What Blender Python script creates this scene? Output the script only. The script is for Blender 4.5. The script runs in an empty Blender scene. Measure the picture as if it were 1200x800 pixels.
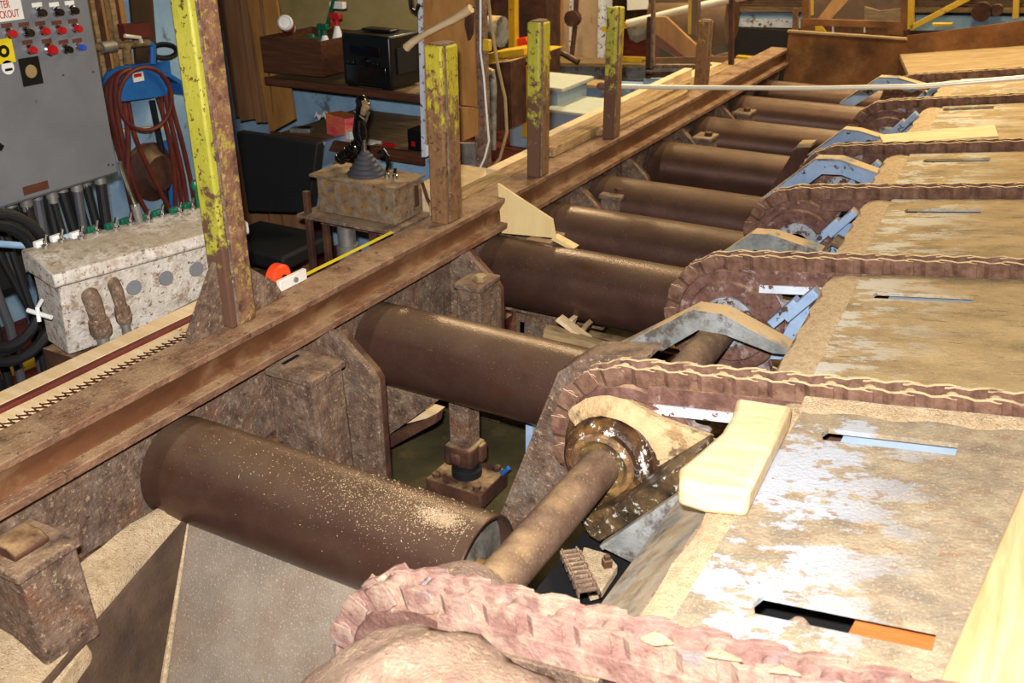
import bpy, bmesh, math, random
from mathutils import Vector, Matrix
random.seed(7)
COL = bpy.context.scene.collection
PI = math.pi
# ------------------------------------------------------------------ camera
CR = Vector((0.87336719, 0.48704104, -0.00455832))
CU = Vector((-0.20320156, 0.37285673, 0.90536566))
CF = Vector((-0.44264983, 0.78979041, -0.42460834))
CC = Vector((0.0, -1.84, 1.69))
FPX = 1170.52
cam_data = bpy.data.cameras.new('camera')
cam = bpy.data.objects.new('camera', cam_data)
COL.objects.link(cam)
cam.matrix_world = Matrix(((CR.x, CU.x, -CF.x, CC.x), (CR.y, CU.y, -CF.y, CC.y), (CR.z, CU.z, -CF.z, CC.z), (0, 0, 0, 1)))
cam_data.sensor_width = 36.0
cam_data.lens = FPX / 1200 * 36
cam_data.clip_start = 0.05
cam_data.dof.use_dof = True
cam_data.dof.focus_distance = 3.3
cam_data.dof.aperture_fstop = 6.0
bpy.context.scene.camera = cam

def ray(x, y):
    return (x - 600) / FPX * CR - (y - 400) / FPX * CU + CF
def at(ax, x, y, v):
    """the point of the plane (ax = v) that was surveyed at x, y"""
    d = ray(x, y); i = 'xyz'.index(ax)
    return CC + d * ((v - CC[i]) / d[i])
TS = 0.145                                             # slope of the chain deck
def deck_z(x, off=0.545): return off + TS * x
def on_deck(x, y, off=0.545):
    d = ray(x, y); n = Vector((-TS, 0, 1)); p0 = Vector((0, 0, off))
    return CC + d * ((p0 - CC).dot(n) / d.dot(n))

# ------------------------------------------------------------------ materials
def lin(h):
    h = h.lstrip('#'); c = [int(h[i:i + 2], 16) / 255 for i in (0, 2, 4)]
    return tuple((v / 12.92 if v <= 0.04045 else ((v + 0.055) / 1.055) ** 2.4) for v in c) + (1,)
def mat(name, cols, scale=8, rough=.75, metal=0.0, bump=.3, bscale=40, stretch=(1, 1, 1), layers=(), detail=6, spec=.4):
    """base colours mixed along one noise, then layers of dirt, paint"""
    m = bpy.data.materials.new(name); m.use_nodes = True
    N = m.node_tree.nodes; L = m.node_tree.links
    b = N['Principled BSDF']
    geo = N.new('ShaderNodeNewGeometry')
    def coords(st):
        mp = N.new('ShaderNodeMapping'); mp.inputs['Scale'].default_value = st
        L.new(geo.outputs['Position'], mp.inputs['Vector']); return mp.outputs[0]
    def noise(sc, st=(1, 1, 1), det=6, ro=.6, off=0):
        n = N.new('ShaderNodeTexNoise'); n.inputs['Scale'].default_value = sc; n.inputs['Detail'].default_value = det
        n.inputs['Roughness'].default_value = ro
        mp = N.new('ShaderNodeMapping'); mp.inputs['Scale'].default_value = st; mp.inputs['Location'].default_value = (off, off * .7, off * 1.3)
        L.new(geo.outputs['Position'], mp.inputs['Vector']); L.new(mp.outputs[0], n.inputs['Vector']); return n.outputs['Fac']
    if isinstance(cols, str): cols = [cols, cols]
    n0 = noise(scale, stretch, detail, .65)
    cr = N.new('ShaderNodeValToRGB'); L.new(n0, cr.inputs['Fac'])
    el = cr.color_ramp.elements
    k = len(cols)
    for i, c in enumerate(cols):
        p = .32 + .36 * i / (k - 1)
        if i < 2: e = el[i]; e.position = p
        else: e = el.new(p)
        e.color = lin(c)
    es = sorted(el, key=lambda e: e.position)
    for e, c in zip(es, cols): e.color = lin(c)
    col = cr.outputs['Color']; rg = None
    rv = N.new('ShaderNodeValue'); rv.outputs[0].default_value = rough; rg = rv.outputs[0]
    mv = N.new('ShaderNodeValue'); mv.outputs[0].default_value = metal; mt = mv.outputs[0]
    sep = None
    for q, ly in enumerate(layers):
        nf = noise(ly.get('scale', 10), ly.get('stretch', (1, 1, 1)), ly.get('detail', 6), ly.get('ro', .6), 3.1 + 2.3 * q)
        mr = N.new('ShaderNodeMapRange'); mr.inputs['From Min'].default_value = ly.get('lo', .5); mr.inputs['From Max'].default_value = ly.get('hi', .55)
        L.new(nf, mr.inputs['Value']); f = mr.outputs[0]
        if ly.get('up') is not None:            # only on what faces up: loose dust, and light painted on rollers
            if sep is None:
                sep = N.new('ShaderNodeSeparateXYZ'); L.new(geo.outputs['Normal'], sep.inputs[0])
            mu = N.new('ShaderNodeMapRange'); mu.inputs['From Min'].default_value = ly['up'][0]; mu.inputs['From Max'].default_value = ly['up'][1]
            L.new(sep.outputs['Z'], mu.inputs['Value'])
            mm = N.new('ShaderNodeMath'); mm.operation = 'MULTIPLY'; L.new(f, mm.inputs[0]); L.new(mu.outputs[0], mm.inputs[1]); f = mm.outputs[0]
        if ly.get('range'):                     # where on the thing: (axis, from, to)
            ax, a, c2 = ly['range']
            sp = N.new('ShaderNodeSeparateXYZ'); L.new(geo.outputs['Position'], sp.inputs[0])
            mu = N.new('ShaderNodeMapRange'); mu.inputs['From Min'].default_value = a; mu.inputs['From Max'].default_value = c2
            L.new(sp.outputs['XYZ'.index(ax)], mu.inputs['Value'])
            mm = N.new('ShaderNodeMath'); mm.operation = ly.get('rop', 'MULTIPLY'); L.new(f, mm.inputs[0]); L.new(mu.outputs[0], mm.inputs[1]); f = mm.outputs[0]
            if ly.get('rop') == 'ADD':
                m2 = N.new('ShaderNodeMapRange'); m2.inputs['From Min'].default_value = .9; m2.inputs['From Max'].default_value = 1.1; L.new(f, m2.inputs['Value']); f = m2.outputs[0]
        if ly.get('amt', 1) != 1:
            mm = N.new('ShaderNodeMath'); mm.operation = 'MULTIPLY'; L.new(f, mm.inputs[0]); mm.inputs[1].default_value = ly['amt']; f = mm.outputs[0]
        mx = N.new('ShaderNodeMix'); mx.data_type = 'RGBA'; L.new(f, mx.inputs['Factor']); L.new(col, mx.inputs[6]); mx.inputs[7].default_value = lin(ly['col']); col = mx.outputs[2]
        for key, cur in (('rough', 'r'), ('metal', 'm')):
            if key in ly:
                mf = N.new('ShaderNodeMix'); mf.data_type = 'FLOAT'; L.new(f, mf.inputs['Factor'])
                L.new(rg if cur == 'r' else mt, mf.inputs[2]); mf.inputs[3].default_value = ly[key]
                if cur == 'r': rg = mf.outputs[0]
                else: mt = mf.outputs[0]
    L.new(col, b.inputs['Base Color']); L.new(rg, b.inputs['Roughness']); L.new(mt, b.inputs['Metallic'])
    b.inputs['Specular IOR Level'].default_value = spec
    if bump:
        nb = noise(bscale, (1, 1, 1) if stretch == (1, 1, 1) else stretch, 5, .65, 9)
        bp = N.new('ShaderNodeBump'); bp.inputs['Strength'].default_value = bump; bp.inputs['Distance'].default_value = .011
        L.new(nb, bp.inputs['Height']); L.new(bp.outputs[0], b.inputs['Normal'])
    return m
def plain(name, c, rough=.5, metal=0, spec=.4, **kw):
    return mat(name, c, rough=rough, metal=metal, bump=kw.pop('bump', 0), spec=spec, **kw)

DUST = dict(col='#c9a878', scale=7, lo=.42, hi=.62, up=(.55, .95), rough=.95, metal=0)
M = {}
M['roller'] = mat('roller_steel', ['#462f28', '#523a31', '#5e463c'], 3, .31, .45, .12, 110, (1, 1, 1), [
    dict(col='#8b735a', scale=3, lo=.05, hi=.6, detail=2, up=(.55, 1.0), amt=.5, rough=.38, metal=.25),  # paler upper side: light from above painted in, with some dust
    dict(col='#54301c', scale=4, lo=.56, hi=.7, amt=.35, rough=.5), dict(col='#2a1c18', scale=9, lo=.58, hi=.74, amt=.3, stretch=(.5, 1, 1)),
    dict(col='#b39272', scale=170, lo=.68, hi=.73, up=(.0, .9), detail=2, amt=.7, rough=.9)])
M['roller_end'] = mat('roller_end_plate', ['#6a6660', '#8f8a82', '#4a3b30'], 9, .45, .5, .1)
M['beam'] = mat('beam_rust', ['#5e4233', '#7d5b45', '#957358'], 14, .7, .1, .6, 80, (1.3, .8, 1.3), [
    dict(col='#a98d6c', scale=7, lo=.40, hi=.60, up=(.5, .95), amt=.7, rough=.9),
    dict(col='#35211a', scale=30, lo=.58, hi=.64, ro=.7, amt=.65), dict(col='#7c4422', scale=6, lo=.55, hi=.66, amt=.4),
    dict(col='#c2a486', scale=110, lo=.62, hi=.66, up=(.2, .9), detail=3, amt=.6)])
M['beam_face'] = mat('beam_worn_face', ['#5c3a27', '#734c33', '#866347'], 3, .36, .3, .25, 60, (1, .6, 1), [
    dict(col='#9c7e5c', scale=2.6, lo=.52, hi=.60, amt=.6, rough=.6), dict(col='#2f1c14', scale=9, lo=.58, hi=.74, amt=.6, stretch=(1, .3, 1))])
M['rust'] = mat('rust_plate', ['#4b392f', '#6d5647', '#8a7260'], 20, .85, .05, .8, 90, (1, 1, 1), [
    dict(col='#827c74', scale=5, lo=.54, hi=.66, ro=.7, amt=.4), dict(col='#7a4a30', scale=9, lo=.56, hi=.66, amt=.5),
    dict(col='#c2a686', scale=60, lo=.56, hi=.62, ro=.75, detail=8, amt=.6), dict(col='#33241d', scale=40, lo=.58, hi=.64, ro=.7, amt=.6), dict(DUST, col='#b09272', lo=.4, hi=.62, amt=.7)])
M['rust_dark'] = mat('rust_dark', ['#2d1c16', '#46291d', '#5a3a28'], 8, .8, .05, .4, 60, (1, 1, 1), [dict(DUST, amt=.7)])
M['rust_red'] = mat('rust_red', ['#4e332c', '#6b4a40', '#84645a'], 18, .85, .05, .6, 80, (1, 1, 1), [
    dict(col='#35211d', scale=30, lo=.59, hi=.67, amt=.6), dict(col='#b4a09a', scale=22, lo=.58, hi=.66, ro=.7, amt=.55), dict(DUST, amt=.6)])
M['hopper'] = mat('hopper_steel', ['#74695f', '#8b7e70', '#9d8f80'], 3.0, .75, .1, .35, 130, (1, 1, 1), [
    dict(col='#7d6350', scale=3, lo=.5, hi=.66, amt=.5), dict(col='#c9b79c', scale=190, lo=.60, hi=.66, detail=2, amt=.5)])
M['hopper_shaded'] = mat('hopper_steel_shaded', ['#45352b', '#5a4638', '#6b5545'], 6, .8, .1, .4, 90)  # darker copy of the hopper steel, shade of the grazing light painted in
M['sawdust'] = mat('sawdust', ['#bd9f7b', '#d3b793', '#e2caa6'], 40, 1.0, 0, 1.0, 200, (1, 1, 1), [dict(col='#e6d4b2', scale=220, lo=.56, hi=.64, detail=2, amt=.7), dict(col='#86684a', scale=120, lo=.62, hi=.7, detail=2, amt=.6)], spec=.1)
M['sawdust_pale'] = mat('sawdust_pale', ['#80685a', '#937a69', '#a38c78'], 14, 1.0, 0, .8, 120, (1, 1, 1), [dict(col='#86655a', scale=9, lo=.52, hi=.66, amt=.6), dict(col='#c4ad8c', scale=60, lo=.58, hi=.66, amt=.6)], spec=.1)
M['chain'] = mat('chain_rust', ['#50362c', '#70503f', '#866757'], 22, .8, .1, .5, 90, (1, 1, 1), [
    dict(col='#dcc398', scale=14, lo=.26, hi=.44, up=(.5, .8), rough=1, metal=0), dict(col='#35231d', scale=34, lo=.6, hi=.7, amt=.5)])
M['chain_pink'] = mat('chain_dusty_pink', ['#704e46', '#87655b', '#9a7a70'], 14, .9, 0, .6, 60, (1, 1, 1), [
    dict(col='#ad9680', scale=18, lo=.46, hi=.64, amt=.65, rough=.95), dict(col='#7e7c80', scale=12, lo=.60, hi=.7, amt=.6, rough=.7), dict(col='#4c2c26', scale=40, lo=.64, hi=.72, amt=.5)])
M['deck'] = mat('deck_plate', ['#7c6c5c', '#96866f', '#aa997f'], 14, .84, .02, .5, 120, (.8, 1, 1), [
    dict(col='#757064', scale=16, lo=.50, hi=.66, ro=.7, amt=.6, stretch=(.7, 1, 1)),
    dict(col='#aab2c2', scale=9, lo=.50, hi=.53, stretch=(.6, 1.0, 1), ro=.72, detail=11, range=('X', -.04, -.30), rop='MULTIPLY', rough=.6, amt=.93),
    dict(col='#8d6f57', scale=32, lo=.585, hi=.61, amt=.8, ro=.7, detail=8, stretch=(.5, 1, 1)),
    dict(col='#d0b994', scale=170, lo=.59, hi=.66, detail=2, amt=.5)])
M['deck_far'] = mat('deck_plate_dusty', ['#84704f', '#a28a64', '#b59c74'], 8, .84, .02, .45, 110, (.6, 1, 1), [
    dict(col='#75694f', scale=14, lo=.54, hi=.66, amt=.6, stretch=(.4, 1, 1)),
    dict(col='#54462f', scale=30, lo=.60, hi=.64, ro=.7, detail=6, stretch=(.25, 1.2, 1), amt=.6),
    dict(col='#c2c1bd', scale=9, lo=.49, hi=.53, stretch=(.5, 1.1, 1), ro=.76, detail=11, range=('X', -.15, -.46), rop='MULTIPLY', rough=.6, amt=.85),
    dict(col='#cdb590', scale=170, lo=.59, hi=.66, detail=2, amt=.4)])
M['blue'] = mat('blue_paint_worn', ['#7c93b5', '#8ea6c6', '#a3b7d2'], 6, .5, 0, .15, 60, (1, 1, 1), [
    dict(col='#4a362c', scale=14, lo=.585, hi=.61, ro=.7, detail=8, rough=.85), dict(col='#c3a67c', scale=8, lo=.36, hi=.5, up=(.5, .85), rough=1)])
M['blue_grey'] = mat('blue_paint_sooty', ['#6f7272', '#8e8f8c', '#a2a6ab'], 7, .6, .1, .3, 70, (1, 1, 1), [
    dict(col='#4a3a2e', scale=9, lo=.5, hi=.6, ro=.7, detail=8, amt=.8), dict(col='#c9ad84', scale=8, lo=.36, hi=.5, up=(.5, .85), rough=1)])
M['white_blue'] = mat('white_paint_chipped', ['#b4bdcc', '#c9d0db', '#d6dae2'], 8, .5, 0, .2, 60, (1, 1, 1), [dict(col='#6e4133', scale=24, lo=.56, hi=.585, ro=.7, rough=.85), dict(DUST)])
M['oily'] = mat('oily_steel', ['#221b16', '#4b3c2c', '#7a6038'], 10, .35, .2, .4, 70, (1, 1, 1), [dict(col='#c9c4b8', scale=34, lo=.57, hi=.6, ro=.75, detail=8, amt=.85), dict(col='#9c7538', scale=6, lo=.55, hi=.68, amt=.6)])
M['bearing'] = mat('bearing_casting', ['#463225', '#6d5136', '#94703f'], 11, .55, .15, .5, 60, (1, 1, 1), [dict(col='#1d1613', scale=9, lo=.52, hi=.6, amt=.85, rough=.35), dict(col='#e2e0da', scale=17, lo=.575, hi=.6, ro=.75, detail=9), dict(col='#cdb084', scale=6, lo=.42, hi=.52, up=(.6, .9), rough=1)])
M['bearing_dusty'] = mat('bearing_sawdust_caked', ['#b08f66', '#c7a77c', '#d8bb90'], 9, .95, 0, .8, 110, (1, 1, 1), [dict(col='#4a3a2e', scale=7, lo=.60, hi=.64, amt=.8), dict(col='#8a6a44', scale=14, lo=.58, hi=.66, amt=.6)])
M['shaft'] = mat('shaft_steel', ['#5a4336', '#6d5444', '#7c6452'], 12, .6, .2, .25, 120, (1, 1, 1), [dict(col='#b29474', scale=150, lo=.6, hi=.68, detail=2, amt=.5), dict(DUST, amt=.4)])
M['yellow_post'] = mat('yellow_paint_flaking', ['#6b4a30', '#83603f', '#5a3a28'], 14, .7, .05, .45, 60, (1, 1, .7), [
    dict(col='#b3a52e', scale=26, lo=.3, hi=.7, ro=.75, detail=9, range=('Z', .5, 1.2), rop='ADD', rough=.5, stretch=(1, 1, .6)),
    dict(col='#4a2e20', scale=44, lo=.60, hi=.63, amt=.8)])
M['yellow_post2'] = mat('yellow_paint_bright', ['#8f8a2c', '#a8a238', '#b5ac44'], 5, .5, 0, .3, 40, (1, 1, .5), [
    dict(col='#5d4128', scale=38, lo=.565, hi=.59, ro=.7, detail=8), dict(col='#5d4030', scale=16, lo=.3, hi=.7, ro=.72, detail=8, range=('Z', 1.0, .4), rop='ADD', rough=.85)])
M['post_rust'] = mat('post_rust_face', ['#5e3c2c', '#7b5540', '#8f6b4c'], 26, .85, .05, .6, 80, (1, 1, .8), [
    dict(col='#a08e3c', scale=34, lo=.535, hi=.59, ro=.7, detail=8, amt=.85), dict(col='#b98f76', scale=30, lo=.60, hi=.65, amt=.7, ro=.7), dict(col='#472b22', scale=14, lo=.55, hi=.62, amt=.7)])
M['yellow'] = plain('yellow_paint', ['#b88f1a', '#c9a526'], .5, layers=[dict(col='#7a5a22', scale=9, lo=.62, hi=.66)])
M['wood_pale'] = mat('pale_fresh_wood', ['#d2b383', '#dcc096', '#e6cfa8'], 5, .65, 0, .25, 30, (1, 7, 7))
M['wood_pale_y'] = mat('pale_board_wood', ['#b98f62', '#c9a074', '#d4b088'], 5, .6, 0, .15, 30, (9, .7, 9))
M['wood_tan_y'] = mat('dusty_plank_wood', ['#7d5f3e', '#9c7d55', '#b4966c'], 6, .85, 0, .5, 40, (9, .6, 9), [dict(col='#5e432c', scale=8, lo=.58, hi=.68, amt=.7, stretch=(5, .5, 5)), dict(col='#c7ad84', scale=20, lo=.55, hi=.65, amt=.6)])
M['wood_tan'] = mat('dusty_deck_boards', ['#8a7150', '#a48a62', '#b89f76'], 5, .85, 0, .4, 40, (.6, 6, 6), [dict(col='#6e5438', scale=6, lo=.56, hi=.68, amt=.6, stretch=(.5, 3, 3))])
M['wood_red'] = mat('varnished_plank', ['#3c2014', '#4f2d1b', '#613c25'], 5, .5, 0, .2, 30, (.8, 8, 14))
M['wood_worn'] = mat('worn_shelf_wood', ['#5a4632', '#77603f', '#8a7350'], 6, .8, 0, .3, 30, (1, 9, 9))
M['plywood'] = mat('plywood', ['#8f6232', '#a5733c', '#b3834a'], 3, .6, 0, .15, 20, (3, 3, .8), [dict(col='#6d4624', scale=6, lo=.62, hi=.68, amt=.5, stretch=(1, 1, .3))])
M['ply_pale'] = mat('pale_plywood_offcut', ['#cdb27c', '#d8c08c'], 3, .6, 0, .1, 30, (6, 1, 1))
M['cardboard'] = mat('brown_curtain_cloth', ['#5a3a22', '#6f4b2c', '#7c5836'], 2.5, .8, 0, .2, 20, (3, 3, .6))
M['wall_tan'] = mat('yellowed_board_wall', ['#8a7a4a', '#a08d58', '#b09c66'], 2.2, .8, 0, .2, 20)
M['wall_blue'] = mat('wall_blue_paint', ['#7899bb', '#8aabc8', '#9bb8d0'], 3, .65, 0, .2, 30, (1, 1, 1), [dict(col='#4a4036', scale=5, lo=.62, hi=.68, amt=.7)])
M['blue_bright'] = plain('hose_rack_blue', ['#1d5aa0', '#2468b0'], .45)
M['panel'] = mat('panel_grey_paint', ['#696b70', '#717378', '#78797e'], 3, .5, .1, .06, 40, (1, 1, 1), [dict(col='#4b4440', scale=30, lo=.70, hi=.73, amt=.8)])
M['console'] = mat('console_white_rusting', ['#a89f92', '#c2bab0', '#d2ccc4'], 22, .7, .05, .6, 80, (1, 1, 1), [
    dict(col='#8b7058', scale=24, lo=.53, hi=.58, ro=.78, detail=10, rough=.85, amt=.8), dict(col='#8a6c4c', scale=5, lo=.57, hi=.68, ro=.7, amt=.7), dict(col='#5b3d2a', scale=60, lo=.60, hi=.64, amt=.8), dict(col='#9b8a74', scale=7, lo=.4, hi=.55, up=(.5, .9), amt=.7)])
M['jbox'] = mat('box_rusty_grey', ['#5a4a3c', '#7a6a58', '#8f7f6c'], 24, .85, .05, .6, 80, (1, 1, 1), [dict(col='#8a5f24', scale=40, lo=.50, hi=.55, ro=.75, detail=8, amt=.75), dict(col='#33251b', scale=30, lo=.6, hi=.66, amt=.6), dict(col='#a8906c', scale=9, lo=.4, hi=.55, up=(.5, .9), amt=.8)])
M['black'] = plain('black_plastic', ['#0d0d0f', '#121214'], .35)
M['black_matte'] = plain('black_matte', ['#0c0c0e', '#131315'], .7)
M['black_gloss'] = plain('black_gloss', ['#08080a', '#0c0c0e'], .12, spec=.6)
M['grey_rubber'] = plain('grey_rubber', ['#3d3d42', '#46464c'], .6)
M['chrome'] = plain('chrome', ['#c9c9c9', '#dcdcdc'], .18, 1)
M['steel'] = mat('galvanised_steel', ['#6d6a66', '#88847e', '#9a968e'], 14, .5, .5, .15, 60)
M['alu'] = plain('aluminium_tube', ['#dcd5c4', '#e6e0d0'], .35, .25)
M['red'] = plain('red_plastic', ['#a3121a', '#b51a20'], .3)
M['orange'] = plain('orange_plastic', ['#e03a12', '#ea4a1c'], .35)
M['green'] = plain('green_plastic', ['#0c5038', '#126046'], .35)
M['blue_lamp'] = plain('blue_button', ['#2a46b0', '#3453c4'], .3)
M['white'] = plain('white_plastic', ['#d8d8d6', '#e4e4e2'], .45)
M['white_paper'] = plain('white_paper', ['#d0cfc8', '#dedcd4'], .8)
M['hose'] = plain('red_rubber_hose', ['#52201a', '#5f281f', '#6b3026'], .5)
M['yellow_tape'] = plain('yellow_tape', ['#d9c21e', '#e2cc2a'], .4)
M['sign_yellow'] = plain('sign_yellow', ['#d2bd18', '#dcc722'], .5)
M['pink'] = mat('tissue_box_print', ['#d62f62', '#e46a58', '#f09a3c'], 7, .5, 0, 0, 10, (1, 1, 3))
M['teal'] = plain('teal_label', ['#2a7d94', '#3a8fa6'], .5)
M['label_blue'] = plain('blue_label', ['#2b3a9a', '#3a4cb0'], .5)
M['brown_tag'] = plain('brown_tag', ['#4e2a1c', '#5e3524'], .6)
M['rope'] = plain('tan_rope', ['#8a744e', '#a08a60'], .9)
M['floor'] = mat('floor_red_paint', ['#43160f', '#5c1f15', '#6f2a1c'], 3, .7, 0, .2, 40, (1, 1, 1), [dict(col='#8a5b3a', scale=6, lo=.60, hi=.7, amt=.5)])
M['pit'] = mat('pit_floor_concrete', ['#2e2a18', '#413a20', '#54492a'], 2.5, .8, 0, .3, 20, (1, 1, 1), [dict(col='#6d5a36', scale=6, lo=.55, hi=.7, amt=.6)])
M['wall_dark'] = mat('dark_timber_wall', ['#2a1c10', '#3d2a18', '#54391f'], 2, .9, 0, .2, 10, (4, 4, .4))
M['pinkwall'] = mat('pinkish_panel', ['#9c8468', '#b0967a', '#bda68a'], 2, .7, 0, .1, 10, (1, 1, 1), [dict(col='#7a4a30', scale=4, lo=.64, hi=.7, amt=.7)])
M['mesh_wire'] = plain('expanded_metal', ['#4a241a', '#5e2e20'], .7, .2)
M['duct_brown'] = mat('brown_steel_drum', ['#4b3220', '#62452c', '#775838'], 3, .55, .2, .15, 30, (1, 1, 1), [dict(DUST, amt=.6)])
M['rust_sheet'] = mat('rusty_sheet', ['#573418', '#744a24', '#8b6036'], 3.5, .8, .05, .3, 40, (1, 1, 1), [dict(col='#3a2a1a', scale=3, lo=.5, hi=.65, amt=.6), dict(col='#a5825a', scale=6, lo=.6, hi=.75, amt=.4)])
def glass_mat():
    m = bpy.data.materials.new('dusty_glass'); m.use_nodes = True
    N = m.node_tree.nodes; L = m.node_tree.links; b = N['Principled BSDF']
    b.inputs['Base Color'].default_value = lin('#c8b79a'); b.inputs['Roughness'].default_value = .12
    tr = N.new('ShaderNodeBsdfTransparent'); mx = N.new('ShaderNodeMixShader'); mx.inputs[0].default_value = .07
    L.new(tr.outputs[0], mx.inputs[1]); L.new(b.outputs[0], mx.inputs[2]); L.new(mx.outputs[0], N['Material Output'].inputs[0])
    return m
M['glass'] = glass_mat()
M['grease'] = mat('grease_black_white', ['#1f1611', '#4c3320', '#7d582e'], 10, .4, .1, .5, 60, (1, 1, 1), [dict(col='#e4e2de', scale=15, lo=.555, hi=.58, ro=.78, detail=10, rough=.6), dict(col='#15100d', scale=7, lo=.55, hi=.62, amt=.8)])
M['hub'] = mat('hub_worn_paint', ['#7d7f84', '#9a9da3', '#aeb2ba'], 9, .6, .1, .4, 70, (1, 1, 1), [dict(col='#543a30', scale=16, lo=.52, hi=.56, ro=.75, detail=9, rough=.85)])
M['lid_grey'] = plain('lid_grey_white', ['#a8aca2', '#b8bbb0'], .6)
M['disc_worn'] = mat('disc_worn_rust', ['#4e332c', '#6b4a40', '#84645a'], 18, .8, .1, .5, 80, (1, 1, 1), [dict(col='#a7a3aa', scale=7, lo=.47, hi=.56, ro=.72, detail=8, amt=.75), dict(col='#3a2420', scale=26, lo=.58, hi=.66, amt=.6)])
M['slot_blue'] = plain('slot_light_blue', ['#a9bfd6', '#bccde0'], .5)
M['pale_blue'] = plain('pale_blue_plastic', ['#8ba0b6', '#9aaec2'], .5)
M['orange_wood'] = mat('orange_wood', ['#b3622c', '#c47438'], 6, .7, 0, .3, 30, (1, 6, 6))

# ------------------------------------------------------------------ mesh builder
class MB:
    def __init__(s): s.bm = bmesh.new()
    def _add(s, vs, fs):
        v = [s.bm.verts.new(p) for p in vs]
        for f in fs:
            try: s.bm.faces.new([v[i] for i in f])
            except ValueError: pass
        return s
    def box(s, lo, hi, rot=None, piv=None):
        x0, y0, z0 = lo; x1, y1, z1 = hi
        vs = [Vector(p) for p in ((x0, y0, z0), (x1, y0, z0), (x1, y1, z0), (x0, y1, z0), (x0, y0, z1), (x1, y0, z1), (x1, y1, z1), (x0, y1, z1))]
        if rot:
            piv = Vector(piv) if piv is not None else (Vector(lo) + Vector(hi)) / 2
            R = Matrix.Rotation(rot[0], 3, rot[1]); vs = [piv + R @ (v - piv) for v in vs]
        return s._add(vs, [(0, 3, 2, 1), (4, 5, 6, 7), (0, 1, 5, 4), (1, 2, 6, 5), (2, 3, 7, 6), (3, 0, 4, 7)])
    def frame_box(s, c, ax, ay, az, dx, dy, dz):
        """box centred at c along unit axes ax, ay, az with full sizes"""
        c = Vector(c); vs = []
        for k in (-.5, .5):
            for (i, j) in ((-.5, -.5), (.5, -.5), (.5, .5), (-.5, .5)):
                vs.append(c + ax * dx * i + ay * dy * j + az * dz * k)
        return s._add(vs, [(0, 3, 2, 1), (4, 5, 6, 7), (0, 1, 5, 4), (1, 2, 6, 5), (2, 3, 7, 6), (3, 0, 4, 7)])
    def prism(s, pts, vec):
        """polygon pts (3d, in order) extruded along vec"""
        n = len(pts); vec = Vector(vec); pts = [Vector(p) for p in pts]
        v0 = [s.bm.verts.new(p) for p in pts]; v1 = [s.bm.verts.new(p + vec) for p in pts]
        s.bm.faces.new(v0[::-1]); s.bm.faces.new(v1)
        for i in range(n): s.bm.faces.new((v0[i], v0[(i + 1) % n], v1[(i + 1) % n], v1[i]))
        return s
    def tube(s, pts, r, seg=10, cap=True, rs=None):
        pts = [Vector(p) for p in pts]; n = len(pts); rings = []
        d0 = (pts[1] - pts[0]).normalized()
        up = Vector((0, 0, 1)) if abs(d0.z) < .9 else Vector((1, 0, 0))
        a = d0.cross(up).normalized()
        for i, p in enumerate(pts):
            d = ((pts[min(i + 1, n - 1)] - pts[max(i - 1, 0)])).normalized()
            a = (a - d * a.dot(d)).normalized(); b = d.cross(a)
            rr = rs[i] if rs else r
            rings.append([s.bm.verts.new(p + (a * math.cos(2 * PI * k / seg) + b * math.sin(2 * PI * k / seg)) * rr) for k in range(seg)])
        for i in range(n - 1):
            for k in range(seg):
                s.bm.faces.new((rings[i][k], rings[i][(k + 1) % seg], rings[i + 1][(k + 1) % seg], rings[i + 1][k]))
        if cap: s.bm.faces.new(rings[0][::-1]); s.bm.faces.new(rings[-1])
        return s
    def lathe(s, prof, o, ax, seg=32):
        """prof = (distance along ax, radius) ..."""
        o = Vector(o); ax = Vector(ax).normalized()
        up = Vector((0, 0, 1)) if abs(ax.z) < .9 else Vector((1, 0, 0))
        a = ax.cross(up).normalized(); b = ax.cross(a); rings = []
        for t, r in prof:
            if r < 1e-6: rings.append([s.bm.verts.new(o + ax * t)])
            else: rings.append([s.bm.verts.new(o + ax * t + (a * math.cos(2 * PI * k / seg) + b * math.sin(2 * PI * k / seg)) * r) for k in range(seg)])
        for A, B in zip(rings, rings[1:]):
            for k in range(seg):
                k2 = (k + 1) % seg
                if len(A) == 1 and len(B) == 1: break
                if len(A) == 1: s.bm.faces.new((A[0], B[k2], B[k]))
                elif len(B) == 1: s.bm.faces.new((A[k], A[k2], B[0]))
                else: s.bm.faces.new((A[k], A[k2], B[k2], B[k]))
        return s
    def cyl(s, p0, p1, r, seg=20):
        d = Vector(p1) - Vector(p0)
        return s.lathe([(0, 0), (0, r), (d.length, r), (d.length, 0)], p0, d, seg)
    def sheet(s, grid, th=None):
        """grid of points [rows][cols]; a surface, with a skirt of depth th when given"""
        R = [[s.bm.verts.new(p) for p in row] for row in grid]
        for i in range(len(R) - 1):
            for j in range(len(R[0]) - 1):
                s.bm.faces.new((R[i][j], R[i][j + 1], R[i + 1][j + 1], R[i + 1][j]))
        if th:
            B = [[s.bm.verts.new(Vector(p) - Vector((0, 0, th))) for p in row] for row in grid]
            n, m = len(R), len(R[0])
            for i in range(n - 1):
                for j in range(m - 1): s.bm.faces.new((B[i][j], B[i + 1][j], B[i + 1][j + 1], B[i][j + 1]))
            for j in range(m - 1):
                s.bm.faces.new((R[0][j], B[0][j], B[0][j + 1], R[0][j + 1])); s.bm.faces.new((R[-1][j], R[-1][j + 1], B[-1][j + 1], B[-1][j]))
            for i in range(n - 1):
                s.bm.faces.new((R[i][0], R[i + 1][0], B[i + 1][0], B[i][0])); s.bm.faces.new((R[i][-1], B[i][-1], B[i + 1][-1], R[i + 1][-1]))
        return s
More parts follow.
